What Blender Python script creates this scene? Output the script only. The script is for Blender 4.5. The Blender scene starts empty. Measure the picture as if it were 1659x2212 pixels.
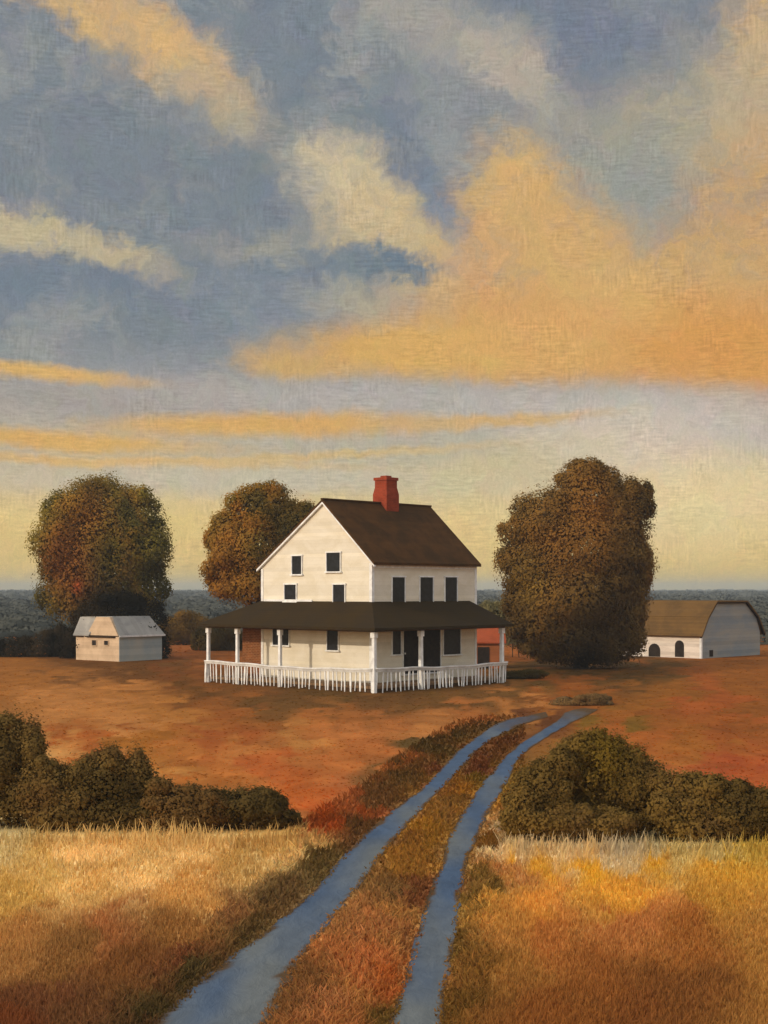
import bpy, bmesh, math, random
import numpy as np
from mathutils import Vector, Matrix

R = math.radians
scene = bpy.context.scene
COL = scene.collection

# ------------------------------------------------------------------ camera
# the photograph read on a 1659 x 2212 raster: focal length, centre and horizon in those units
F, CX, HZ, EYE = 3039.0, 829.5, 1274.0, 4.7
cam_data = bpy.data.cameras.new('camera')
cam = bpy.data.objects.new('camera', cam_data)
COL.objects.link(cam)
cam.location = (0, 0, EYE)
cam.rotation_euler = (R(90), 0, 0)
cam_data.sensor_fit = 'VERTICAL'
cam_data.sensor_height = 36.0
cam_data.lens = 36.0 * F / 2212.0
cam_data.shift_y = (HZ - 1106.0) / 2212.0
cam_data.clip_start = 0.1
cam_data.clip_end = 20000
scene.camera = cam

scene.view_settings.view_transform = 'Standard'
scene.view_settings.look = 'None'
scene.view_settings.exposure = 0.0
scene.view_settings.gamma = 1.0
scene.view_settings.use_curve_mapping = False
scene.cycles.use_denoising = True
scene.cycles.max_bounces = 5
scene.cycles.transparent_max_bounces = 8
scene.cycles.volume_bounces = 0
scene.render.film_transparent = False

def at(x, y, z=0.0):
    """point on the level z seen at raster position x, y"""
    d = (EYE - z) * F / (y - HZ)
    return ((x - CX) / F * d, d)
def wx(x, d): return (x - CX) / F * d
def wz(y, d): return EYE - (y - HZ) / F * d

def lin(c):
    out = []
    for v in c[:3]:
        v /= 255.0
        out.append(v / 12.92 if v <= 0.04045 else ((v + 0.055) / 1.055) ** 2.4)
    return tuple(out)
def lin4(c): return lin(c) + (1.0,)

# ------------------------------------------------------------------ sun
SUN_DIR = Vector((-0.86, -0.51, 0)).normalized()
SUN_EL = R(21)
to_sun = Vector((SUN_DIR.x * math.cos(SUN_EL), SUN_DIR.y * math.cos(SUN_EL), math.sin(SUN_EL)))
sun_data = bpy.data.lights.new('sun', 'SUN')
sun_data.energy = 2.0
sun_data.angle = R(0.6)
sun_data.color = (1.0, 0.87, 0.70)
sun = bpy.data.objects.new('sun', sun_data)
COL.objects.link(sun)
sun.rotation_euler = to_sun.to_track_quat('Z', 'Y').to_euler()
sun.location = (-60, -30, 60)

# ------------------------------------------------------------------ node helper
class NT:
    def __init__(self, tree):
        self.t = tree; self.n = tree.nodes; self.l = tree.links
    def new(self, kind, **kw):
        nd = self.n.new(kind)
        for k, v in kw.items(): setattr(nd, k, v)
        return nd
    def put(self, sock, v):
        if isinstance(v, bpy.types.NodeSocket): self.l.new(v, sock)
        elif v is not None: sock.default_value = v
    def math(self, op, a, b=None, c=None, clamp=False):
        nd = self.new('ShaderNodeMath', operation=op, use_clamp=clamp)
        self.put(nd.inputs[0], a); self.put(nd.inputs[1], b); self.put(nd.inputs[2], c)
        return nd.outputs[0]
    def vmath(self, op, a, b=None, out=0):
        nd = self.new('ShaderNodeVectorMath', operation=op)
        self.put(nd.inputs[0], a); self.put(nd.inputs[1], b)
        return nd.outputs[out]
    def mix(self, f, a, b, blend='MIX'):
        nd = self.new('ShaderNodeMix', data_type='RGBA', blend_type=blend)
        self.put(nd.inputs[0], f); self.put(nd.inputs[6], a); self.put(nd.inputs[7], b)
        return nd.outputs[2]
    def noise(self, vec, scale, detail=4, rough=0.55, dist=0.0, out=0):
        nd = self.new('ShaderNodeTexNoise')
        self.put(nd.inputs['Vector'], vec); nd.inputs['Scale'].default_value = scale
        nd.inputs['Detail'].default_value = detail; nd.inputs['Roughness'].default_value = rough
        nd.inputs['Distortion'].default_value = dist
        return nd.outputs[out]
    def mapr(self, v, a, b, c, d, smooth=False):
        nd = self.new('ShaderNodeMapRange', interpolation_type='SMOOTHSTEP' if smooth else 'LINEAR')
        self.put(nd.inputs[0], v)
        for i, q in enumerate((a, b, c, d)): self.put(nd.inputs[1 + i], q)
        return nd.outputs[0]
    def ramp(self, v, stops):
        nd = self.new('ShaderNodeValToRGB')
        e = nd.color_ramp.elements
        while len(e) > 1: e.remove(e[-1])
        for i, (p, c) in enumerate(stops):
            el = e[0] if i == 0 else e.new(p)
            el.position = p; el.color = c
        self.put(nd.inputs[0], v)
        return nd.outputs[0]

# ------------------------------------------------------------------ sky
def build_world():
    w = bpy.data.worlds.new('World'); scene.world = w; w.use_nodes = True
    w.cycles.sampling_method = 'MANUAL'; w.cycles.sample_map_resolution = 512
    nt = NT(w.node_tree); nt.n.clear()
    out = nt.new('ShaderNodeOutputWorld')
    bg = nt.new('ShaderNodeBackground'); bg.inputs[1].default_value = 1.0
    nt.l.new(bg.outputs[0], out.inputs[0])
    sky = nt.new('ShaderNodeTexSky', sky_type='NISHITA')
    sky.sun_disc = False; sky.sun_elevation = SUN_EL
    sky.sun_rotation = math.atan2(SUN_DIR.x, SUN_DIR.y)
    sky.air_density = 1.2; sky.dust_density = 2.0; sky.ozone_density = 1.5
    sky_c = nt.vmath('MULTIPLY', sky.outputs[0], (0.10, 0.10, 0.10))
    tc = nt.new('ShaderNodeTexCoord')
    d = tc.outputs['Generated']
    sep = nt.new('ShaderNodeSeparateXYZ'); nt.l.new(d, sep.inputs[0])
    az = nt.math('MULTIPLY', nt.math('ARCTAN2', sep.outputs[0], sep.outputs[1]), 180 / math.pi)
    az = nt.math('SUBTRACT', nt.math('PINGPONG', nt.math('ADD', az, 22.0 + 88.0 * 2), 44.0), 22.0)
    el = nt.math('MULTIPLY', nt.math('ARCSINE', sep.outputs[2]), 180 / math.pi)
    cmb = nt.new('ShaderNodeCombineXYZ'); nt.put(cmb.inputs[0], az); nt.put(cmb.inputs[1], el)
    P = cmb.outputs[0]
    # three warps: broad billows, ragged brush edge, wind streaks
    w1 = nt.vmath('SUBTRACT', nt.noise(P, 0.28, 3, 0.55, 0.0, 1), (0.5, 0.5, 0.5))
    w2 = nt.vmath('SUBTRACT', nt.noise(P, 1.3, 5, 0.62, 0.3, 1), (0.5, 0.5, 0.5))
    W = nt.vmath('ADD', nt.vmath('MULTIPLY', w1, (3.0, 2.2, 0)), nt.vmath('MULTIPLY', w2, (2.2, 1.9, 0)))
    Pw = nt.vmath('ADD', P, W)
    Pb = nt.vmath('ADD', P, nt.vmath('MULTIPLY', W, (1.2, 0.28, 0)))   # for the flat bands
    def ang(x, y):
        v = Vector(((x - CX) / F, 1.0, (HZ - y) / F)).normalized()
        return math.degrees(math.atan2(v.x, v.y)), math.degrees(math.asin(v.z))
    elw = nt.math('ADD', el, nt.math('MULTIPLY', nt.vmath('DOT_PRODUCT', W, (0.0, 0.35, 0)) if False else 0.0, 1.0))
    sepw = nt.new('ShaderNodeSeparateXYZ'); nt.l.new(Pb, sepw.inputs[0])
    EMAX = 26.0
    stops = []
    for y, c in [(1292, (156, 146, 108)), (1270, (206, 180, 112)), (1230, (222, 190, 114)), (1120, (223, 195, 130)),
                 (1050, (206, 185, 148)), (985, (184, 175, 152)), (880, (174, 167, 156)), (800, (146, 148, 149)),
                 (730, (126, 134, 140)), (600, (121, 131, 141)), (320, (124, 132, 139)), (0, (123, 132, 141)),
                 (-200, (130, 140, 152))]:
        e = ang(CX, y)[1]
        stops.append((max(0.0, min(1.0, (e + 1) / (EMAX + 1))), lin4(c)))
    col = nt.ramp(nt.mapr(sepw.outputs[1], -1.0, EMAX, 0.0, 1.0), stops)
    # scumbled grey and pale patches over the blue
    n1 = nt.noise(Pw, 0.33, 5, 0.6, 0.4)
    m = nt.mapr(n1, 0.44, 0.66, 0.0, 0.7, True)
    m = nt.math('MULTIPLY', m, nt.mapr(el, 7.0, 11.0, 0.0, 1.0, True))
    col = nt.mix(m, col, lin4((158, 157, 152)))
    n2 = nt.noise(Pw, 0.5, 4, 0.6, 0.2)
    m = nt.math('MULTIPLY', nt.mapr(n2, 0.52, 0.7, 0.0, 0.5, True), nt.mapr(el, 8.0, 12.0, 0.0, 1.0, True))
    col = nt.mix(m, col, lin4((112, 121, 134)))
    cover = nt.mapr(nt.noise(nt.vmath('ADD', Pw, (7.0, 3.0, 0)), 0.85, 5, .68, .5), .34, .60, .62, 1.0, True)   # thin places in the cloud
    O1, O2, O3 = (214, 172, 112), (210, 166, 100), (206, 170, 118)
    blobs = [  # x, y, rx, ry, turn, colour, alpha, softness, flat
        (1290, 80, 190, 170, 0, (116, 125, 141), .85, .9, 0),
        (430, 420, 330, 200, 0, (122, 130, 137), .5, .9, 0),
        (250, 45, 280, 64, 30, (190, 166, 132), .75, .8, 0),
        (395, 125, 125, 50, 35, (218, 178, 122), .85, .9, 0),
        (170, 10, 170, 40, 20, (216, 176, 118), .9, .9, 0),
        (480, 225, 100, 32, 35, (172, 163, 142), .5, .9, 0),
        (950, 75, 190, 55, 25, (172, 164, 152), .75, .9, 0),
        (1120, 165, 120, 60, 35, (188, 174, 154), .8, .9, 0),
        (1000, 250, 160, 70, 30, (150, 150, 150), .6, .9, 0),
        (60, 485, 190, 30, 14, (196, 179, 144), .9, .9, 0),
        (210, 535, 130, 24, 18, (198, 180, 142), .85, .9, 0),
        (110, 600, 180, 50, 6, (114, 126, 141), .6, .9, 0),
        (640, 520, 210, 30, -4, (165, 160, 144), .65, .9, 0),
        (1450, 290, 230, 120, -20, (178, 166, 138), .9, .9, 0),
        (1300, 420, 160, 100, 30, (150, 152, 146), .7, .9, 0),
        (1670, 60, 80, 190, 12, (214, 176, 124), .9, .9, 0),
        (1600, 215, 90, 90, 10, (178, 166, 142), .8, .9, 0),
        (740, 365, 105, 55, 2, (204, 190, 164), .85, .8, 0),
        (800, 435, 140, 85, 25, (206, 186, 146), .85, .8, 0),
        (885, 520, 130, 78, 30, (206, 182, 136), .85, .8, 0),
        (960, 620, 80, 70, 30, (202, 180, 134), .8, .8, 0),
        (1670, 520, 170, 215, 0, (202, 162, 112), 1, .5, 0),
        (1110, 425, 105, 115, 10, (212, 174, 114), 1, .6, 0),
        (1150, 600, 200, 170, 10, (206, 162, 114), 1, .6, 0),
        (1270, 560, 190, 110, 38, (206, 168, 110), 1, .6, 0),
        (1420, 620, 260, 130, 0, (202, 163, 110), 1, .6, 0),
        (1400, 400, 80, 95, 20, (150, 152, 146), .95, .9, 0),
        (1300, 730, 500, 100, 3, (207, 160, 102), 1, .5, 1),
        (930, 755, 320, 58, 0, (212, 168, 100), 1, .6, 1),
        (1570, 760, 200, 92, 10, (212, 152, 84), .95, .8, 1),
        (1180, 700, 150, 60, 0, (216, 166, 104), .7, .9, 0),
        (1300, 610, 120, 60, 20, (216, 176, 112), .6, .9, 0),
        (640, 790, 110, 28, 4, (206, 166, 104), .85, .8, 1),
        (885, 340, 40, 130, -28, (118, 128, 140), .95, .9, 0),
        (950, 445, 26, 70, -22, (122, 134, 150), .8, .9, 0),
        (800, 570, 130, 26, 8, (112, 126, 138), .95, .7, 0),
        (880, 590, 45, 24, 20, (106, 122, 136), .9, .7, 0),
        (760, 645, 130, 34, 6, (182, 172, 146), .6, .9, 0),
        (560, 665, 120, 75, 0, (124, 136, 148), .6, .9, 0),
        (240, 855, 340, 44, 0, (160, 152, 145), .8, .8, 1),
        (1000, 862, 620, 32, 1, (177, 171, 163), .9, .8, 1),
        (1440, 915, 330, 50, 3, (196, 186, 174), .85, .8, 1),
        (1390, 985, 190, 66, 8, (212, 194, 172), .85, .9, 1),
        (80, 802, 190, 14, 3, (216, 172, 104), .95, .8, 1),
        (580, 918, 330, 24, -1, (212, 168, 102), 1, .7, 1),
        (1080, 906, 190, 12, -3, (206, 170, 116), .95, .8, 1),
        (120, 952, 300, 20, 2, (214, 170, 102), 1, .7, 1),
        (260, 998, 420, 10, 1, (216, 176, 112), .9, .8, 1),
        (700, 985, 300, 9, -4, (210, 178, 122), .8, .9, 1),
        (560, 1040, 560, 26, 0, (192, 184, 164), .75, .9, 1),
        (1500, 1090, 330, 80, -3, (228, 205, 155), .9, .9, 1),
        (1050, 1020, 190, 50, -15, (204, 188, 146), .7, .9, 1),
    ]
    for (x, y, rx, ry, rot, c, al, soft, flat) in blobs:
        a0, e0 = ang(x, y)
        k = 0.0188 * 0.97
        mp = nt.new('ShaderNodeMapping', vector_type='TEXTURE')
        nt.l.new(Pb if flat else Pw, mp.inputs['Vector'])
        mp.inputs['Location'].default_value = (a0, e0, 0)
        mp.inputs['Rotation'].default_value = (0, 0, R(-rot))
        mp.inputs['Scale'].default_value = (rx * k, ry * k, 1)
        ln = nt.vmath('LENGTH', mp.outputs[0], None, 1)
        f = nt.mapr(ln, 1.0 - soft * 0.95, 1.0 + soft * 1.1, al, 0.0, True)
        if not flat: f = nt.math('MULTIPLY', f, cover)
        col = nt.mix(f, col, lin4(c))
    # loaded-brush grain: fine strokes running with the wind and a weave of thin paint
    st = nt.vmath('MULTIPLY', Pw, (1.4, 9.0, 1))
    g1 = nt.noise(st, 1.0, 4, 0.65)
    st2 = nt.vmath('MULTIPLY', P, (13.0, 3.0, 1))
    g2 = nt.noise(st2, 1.0, 3, 0.6)
    g3 = nt.noise(P, 14.0, 2, 0.6)
    g4 = nt.noise(Pw, 2.6, 5, 0.7, 0.6)
    wv = nt.math('MULTIPLY', nt.math('SUBTRACT', nt.noise(nt.vmath('MULTIPLY', P, (9.0, 1.5, 1)), 1.0, 2, .5), .5),
                 nt.mapr(nt.noise(P, .45, 2, .5), .48, .62, 0.0, .5, True))
    wv = nt.math('ADD', wv, nt.math('MULTIPLY', nt.math('SUBTRACT', nt.noise(nt.vmath('MULTIPLY', P, (1.6, 10.0, 1)), 1.0, 2, .5), .5), nt.mapr(nt.noise(P, .4, 2, .5), .56, .44, 0.0, .5, True)))
    g = nt.math('ADD', nt.math('MULTIPLY', nt.math('SUBTRACT', g4, 0.5), 0.34), wv)
    g = nt.math('ADD', g, nt.math('MULTIPLY', nt.math('SUBTRACT', g1, 0.5), 0.34))
    g = nt.math('ADD', nt.math('MULTIPLY', g, 1.0),
                nt.math('ADD', nt.math('MULTIPLY', nt.math('SUBTRACT', g2, 0.5), 0.20),
                        nt.math('MULTIPLY', nt.math('SUBTRACT', g3, 0.5), 0.22)))
    col = nt.vmath('SCALE', col, None)
    nt.put(col.node.inputs[3], nt.math('ADD', g, 1.0))
    tn = nt.vmath('SUBTRACT', nt.noise(Pw, 0.9, 4, .6, .3, 1), (.5, .5, .5))
    col = nt.vmath('MULTIPLY', col, nt.vmath('ADD', nt.vmath('MULTIPLY', tn, (.20, .16, .24)), (1, 1, 1)))
    # clear sky higher up and behind the viewer, with unseen brightness added as fill
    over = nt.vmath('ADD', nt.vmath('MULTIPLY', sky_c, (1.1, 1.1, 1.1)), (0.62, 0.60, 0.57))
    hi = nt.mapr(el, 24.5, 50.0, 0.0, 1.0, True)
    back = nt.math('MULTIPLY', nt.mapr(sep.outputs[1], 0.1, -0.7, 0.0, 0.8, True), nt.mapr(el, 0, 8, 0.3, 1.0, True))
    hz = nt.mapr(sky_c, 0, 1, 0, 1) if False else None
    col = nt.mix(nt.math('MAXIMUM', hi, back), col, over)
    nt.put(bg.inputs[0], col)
build_world()

# ------------------------------------------------------------------ tagging and mesh helpers
def tag(o, label=None, cat=None, group=None, kind=None):
    if label: o['label'] = label
    if cat: o['category'] = cat
    if group: o['group'] = group
    if kind: o['kind'] = kind
    return o
def thing(name, label, cat, loc=(0, 0, 0), rz=0.0, group=None):
    o = bpy.data.objects.new(name, None); COL.objects.link(o)
    o.location = loc; o.rotation_euler = (0, 0, rz); o.empty_display_size = 0.5
    return tag(o, label, cat, group)
class MB:
    def __init__(self): self.v = []; self.f = []
    def poly(self, pts):
        i = len(self.v); self.v += [tuple(p) for p in pts]; self.f.append(tuple(range(i, i + len(pts))))
    def hexa(self, b, t):
        """b, t: four bottom and four top corners, anticlockwise from above"""
        i = len(self.v); self.v += [tuple(p) for p in b] + [tuple(p) for p in t]
        self.f += [(i + 3, i + 2, i + 1, i), (i + 4, i + 5, i + 6, i + 7)]
        for k in range(4):
            j = (k + 1) % 4
            self.f.append((i + k, i + j, i + 4 + j, i + 4 + k))
    def box(self, x0, y0, z0, x1, y1, z1):
        self.hexa([(x0, y0, z0), (x1, y0, z0), (x1, y1, z0), (x0, y1, z0)],
                  [(x0, y0, z1), (x1, y0, z1), (x1, y1, z1), (x0, y1, z1)])
    def prism(self, ring, off):
        """a flat ring of points pushed along the vector off"""
        n = len(ring); i = len(self.v)
        self.v += [tuple(p) for p in ring] + [tuple(Vector(p) + Vector(off)) for p in ring]
        self.f.append(tuple(range(i, i + n))); self.f.append(tuple(range(i + 2 * n - 1, i + n - 1, -1)))
        for k in range(n):
            j = (k + 1) % n
            self.f.append((i + j, i + k, i + n + k, i + n + j))
    def tube(self, pts, rad, seg=7):
        rings = []
        for q, (p, r) in enumerate(zip(pts, rad)):
            p = Vector(p)
            a = Vector(pts[max(q - 1, 0)]); b = Vector(pts[min(q + 1, len(pts) - 1)])
            t = (b - a).normalized()
            u = t.cross(Vector((0.31, 0.2, 1.0)) if abs(t.z) < .9 else Vector((1, 0.1, 0))).normalized(); w = t.cross(u)
            i = len(self.v)
            self.v += [tuple(p + u * math.cos(2 * math.pi * k / seg) * r + w * math.sin(2 * math.pi * k / seg) * r) for k in range(seg)]
            rings.append(i)
        for a, b in zip(rings, rings[1:]):
            for k in range(seg):
                j = (k + 1) % seg
                self.f.append((a + k, a + j, b + j, b + k))
        self.f.append(tuple(rings[0] + k for k in reversed(range(seg))))
        self.f.append(tuple(rings[-1] + k for k in range(seg)))
    def build(self, name, mat, parent=None, bevel=0.0, fix=True):
        me = bpy.data.meshes.new(name); me.from_pydata(self.v, [], self.f); me.materials.append(mat)
        if fix:
            bm = bmesh.new(); bm.from_mesh(me); bmesh.ops.recalc_face_normals(bm, faces=bm.faces)
            if bevel:
                bmesh.ops.bevel(bm, geom=list(bm.edges), offset=bevel, segments=1, affect='EDGES', clamp_overlap=True)
            bm.to_mesh(me); bm.free()
        o = bpy.data.objects.new(name, me); COL.objects.link(o)
        if parent: o.parent = parent
        return o
def mesh_np(name, verts, quads, cols, mat, parent=None, smooth=False, puff=None):
    """a mesh of quads with one colour per vertex (linear)"""
    me = bpy.data.meshes.new(name)
    n, q = len(verts), len(quads)
    me.vertices.add(n); me.vertices.foreach_set('co', np.asarray(verts, np.float32).ravel())
    me.loops.add(q * 4); me.loops.foreach_set('vertex_index', np.asarray(quads, np.int32).ravel())
    me.polygons.add(q); me.polygons.foreach_set('loop_start', np.arange(0, q * 4, 4, dtype=np.int32))
    me.polygons.foreach_set('use_smooth', np.full(q, smooth, bool))
    me.update(calc_edges=True); me.validate()
    if cols is not None:
        a = me.color_attributes.new('tint', 'FLOAT_COLOR', 'POINT')
        c = np.ones((n, 4), np.float32); c[:, :3] = cols
        a.data.foreach_set('color', c.ravel())
    if puff is not None:    # which way the clump round each leaf faces
        a = me.attributes.new('puff', 'FLOAT_VECTOR', 'POINT'); a.data.foreach_set('vector', np.asarray(puff, np.float32).ravel())
    me.materials.append(mat)
    o = bpy.data.objects.new(name, me); COL.objects.link(o)
    if parent: o.parent = parent
    return o

# ------------------------------------------------------------------ materials
def material(name):
    m = bpy.data.materials.new(name); m.use_nodes = True
    nt = NT(m.node_tree); b = nt.n['Principled BSDF']
    b.inputs['Specular IOR Level'].default_value = 0.08
    return m, nt, b
def painted(name, c, c2=None, rough=0.75, scale=2.0, stretch=(1, 1, 1), board=0.0, axis=2, bump=0.25, spots=0.0):
    """uneven hand-brushed colour; board = width of the boards or courses, laid along axis"""
    m, nt, b = material(name)
    c = lin(c); c2 = lin(c2) if c2 else tuple(v * 0.72 for v in c)
    tc = nt.new('ShaderNodeTexCoord').outputs['Object']
    v = nt.vmath('MULTIPLY', tc, stretch)
    n = nt.noise(v, scale, 6, 0.62, 0.4)
    f = nt.mapr(n, 0.36, 0.66, 0.0, 1.0, True)
    col = nt.mix(f, c + (1,), c2 + (1,))
    n2 = nt.noise(tc, 14.0, 3, 0.7)
    col = nt.mix(nt.mapr(n2, 0.35, 0.75, 0.0, 0.22), col, tuple(min(1, x * 1.25 + .01) for x in c) + (1,))
    h = nt.math('MULTIPLY', n2, 0.35)
    if board:
        s = nt.new('ShaderNodeSeparateXYZ'); nt.l.new(tc, s.inputs[0])
        fr = nt.math('FRACT', nt.math('DIVIDE', s.outputs[axis], board))
        h = nt.math('ADD', h, nt.mapr(fr, 0.0, 1.0, 1.0, 0.0))
        groove = nt.mapr(fr, 0.86, 0.97, 0.0, 0.08, True)
        col = nt.mix(groove, col, tuple(x * 0.55 for x in c) + (1,))
        idx = nt.math('FLOOR', nt.math('DIVIDE', s.outputs[axis], board))
        wn = nt.new('ShaderNodeTexWhiteNoise', noise_dimensions='1D'); nt.put(wn.inputs['W'], idx)
        col2 = nt.vmath('SCALE', col, None); nt.put(col2.node.inputs[3], nt.mapr(wn.outputs[0], 0, 1, 0.90, 1.06)); col = col2
    nt.put(b.inputs['Base Color'], col)
    b.inputs['Roughness'].default_value = rough
    if bump:
        bp = nt.new('ShaderNodeBump'); bp.inputs['Strength'].default_value = bump; bp.inputs['Distance'].default_value = 0.03
        nt.put(bp.inputs['Height'], h); nt.l.new(bp.outputs[0], b.inputs['Normal'])
    return m
def tinted(name, rough=0.85, scale=0.0, amount=0.3, trans=0.0, bump=0.0, spec=0.15, soft=None):
    """colour of each leaf, blade or patch of ground, varied by noise"""
    m, nt, b = material(name)
    a = nt.new('ShaderNodeAttribute', attribute_name='tint')
    col = a.outputs['Color']
    tc = nt.new('ShaderNodeTexCoord').outputs['Object']
    if scale:
        n = nt.noise(nt.vmath('MULTIPLY', tc, (1, 0.45, 1)), scale, 5, 0.65, 0.5)
        sc = nt.vmath('SCALE', col, None); nt.put(sc.node.inputs[3], nt.mapr(n, 0.25, 0.75, 1 - amount, 1 + amount)); col = sc
        if bump:
            bp = nt.new('ShaderNodeBump'); bp.inputs['Strength'].default_value = bump; bp.inputs['Distance'].default_value = 0.08
            nt.put(bp.inputs['Height'], n); nt.l.new(bp.outputs[0], b.inputs['Normal'])
    nt.put(b.inputs['Base Color'], col)
    b.inputs['Roughness'].default_value = rough
    b.inputs['Specular IOR Level'].default_value = spec
    nrm = None
    if soft:
        geo = nt.new('ShaderNodeNewGeometry').outputs['Normal']
        face = nt.new('ShaderNodeAttribute', attribute_name='puff').outputs['Vector'] if soft == 'puff' else (0.0, 0.0, 1.0)
        if soft == 'puff': face = nt.vmath('MULTIPLY', face, (1.0, 1.0, 1.0))
        nrm = nt.vmath('NORMALIZE', nt.vmath('ADD', face, nt.vmath('MULTIPLY', geo, (0.3, 0.3, 0.3))))
        nt.l.new(nrm, b.inputs['Normal'])
    if trans:
        tr = nt.new('ShaderNodeBsdfTranslucent'); nt.put(tr.inputs[0], col)
        mx = nt.new('ShaderNodeMixShader'); mx.inputs[0].default_value = trans
        nt.l.new(b.outputs[0], mx.inputs[1]); nt.l.new(tr.outputs[0], mx.inputs[2])
        nt.l.new(mx.outputs[0], nt.n['Material Output'].inputs[0])
    return m

M = {}
M['siding'] = painted('cream_siding', (228, 218, 198), (217, 205, 180), 0.7, 0.8, (1, 1, 1.6), 0.17, 2, 0.25)
M['trim'] = painted('white_trim', (240, 238, 232), (214, 210, 204), 0.6, 3.0, bump=0.15)
M['rail'] = painted('grey_white_rail', (206, 200, 192), (180, 174, 166), 0.6, 3.0, bump=0.15)
M['pane'] = painted('dark_pane', (14, 15, 18), (34, 36, 42), 0.35, 5.0, bump=0.1)
M['pane'].node_tree.nodes['Principled BSDF'].inputs['Specular IOR Level'].default_value = 0.3
M['door'] = painted('dark_door', (52, 42, 34), (34, 28, 26), 0.6, 4.0, bump=0.3)
M['shingle'] = painted('brown_shingle', (82, 53, 24), (62, 42, 20), 0.9, 0.9, (1, 1, 1), 0.16, 2, 0.5)
M['porch_shingle'] = painted('dark_porch_shingle', (56, 42, 19), (50, 39, 24), 0.9, 0.8, (1, 1, 1), 0.11, 2, 0.5)
M['ceiling'] = painted('porch_ceiling', (170, 150, 120), None, 0.8, 1.0)
M['deck'] = painted('porch_deck', (142, 112, 80), (116, 90, 64), 0.8, 1.5, (1, 1, 1), 0.12, 0, 0.3)
M['brick'] = None
M['skirt'] = painted('porch_skirt', (92, 66, 42), (76, 56, 36), 0.85, 2.0, bump=0.3)
M['beige'] = painted('beige_boards', (206, 178, 146), (188, 160, 130), 0.8, 1.2, (1, 1, 1), 0.2, 2, 0.4)
M['grey_roof'] = painted('grey_tin_roof', (166, 160, 150), (140, 136, 130), 0.55, 0.8, (1, 1, 1), 0.4, 0, 0.3)
M['barn_white'] = painted('whitewashed_boards', (232, 218, 202), (208, 192, 176), 0.8, 1.2, (0.4, 0.4, 2), 0.2, 2, 0.4)
M['barn_shade'] = painted('shade_grey_gable_boards', (158, 154, 144), (134, 142, 146), 0.8, 0.7, (0.5, 0.5, 1.5), 0.22, 2, 0.4)  # end wall of the white barn, its shade put into the grey
M['barn_roof'] = painted('tan_barn_shingle', (114, 84, 46), (96, 72, 42), 0.9, 0.8, (1, 1, 1), 0.13, 2, 0.5)
M['dark_trim'] = painted('dark_trim', (50, 36, 24), None, 0.9, 2.0)
M['rust'] = painted('rust_red_boards', (160, 96, 58), (142, 84, 50), 0.85, 1.2, (1, 1, 1), 0.2, 2, 0.3)
M['rust_roof'] = painted('orange_red_roof', (172, 84, 50), (150, 72, 42), 0.8, 1.2, bump=0.2)
M['trunk'] = painted('bark', (66, 50, 36), (44, 34, 26), 0.95, 6.0, (1, 1, .25), bump=0.8)
def brick_mat(name, c1, c2, mortar):
    m, nt, b = material(name)
    tc = nt.new('ShaderNodeTexCoord').outputs['Object']
    s = nt.new('ShaderNodeSeparateXYZ'); nt.l.new(tc, s.inputs[0])
    cb = nt.new('ShaderNodeCombineXYZ'); nt.put(cb.inputs[0], nt.math('ADD', s.outputs[0], s.outputs[1])); nt.put(cb.inputs[1], s.outputs[2])
    br = nt.new('ShaderNodeTexBrick'); nt.l.new(cb.outputs[0], br.inputs['Vector'])
    br.inputs['Color1'].default_value = lin4(c1); br.inputs['Color2'].default_value = lin4(c2); br.inputs['Mortar'].default_value = lin4(mortar)
    br.inputs['Scale'].default_value = 1.0; br.inputs['Brick Width'].default_value = 0.24; br.inputs['Row Height'].default_value = 0.085
    br.inputs['Mortar Size'].default_value = 0.012
    n = nt.noise(tc, 3.0, 4, 0.6)
    sc = nt.vmath('SCALE', br.outputs[0], None); nt.put(sc.node.inputs[3], nt.mapr(n, .3, .7, .8, 1.15))
    nt.put(b.inputs['Base Color'], sc); b.inputs['Roughness'].default_value = 0.9
    bp = nt.new('ShaderNodeBump'); bp.inputs['Strength'].default_value = 0.4; bp.inputs['Distance'].default_value = 0.02
    nt.put(bp.inputs['Height'], br.outputs[1]); bp.invert = True; nt.l.new(bp.outputs[0], b.inputs['Normal'])
    return m
M['brick'] = brick_mat('brown_brick', (138, 80, 44), (114, 66, 38), (150, 110, 74))
M['chimney'] = brick_mat('red_brick', (154, 64, 40), (138, 55, 34), (146, 74, 50))
M['ground'] = tinted('dry_field_soil', 0.95, 1.1, 0.30, 0, 0.7, 0.05)
M['grass'] = tinted('dry_grass_blade', 0.95, 0.0, 0.0, 0.55, 0.0, 0.0, 'up')
M['leaf'] = tinted('autumn_leaf', 0.95, 0.0, 0.0, 0.3, 0.0, 0.0, 'puff')
M['woods'] = tinted('far_canopy', 0.95, 0.0, 0.0, 0.0, 0.0, 0.0, 'puff')

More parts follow.
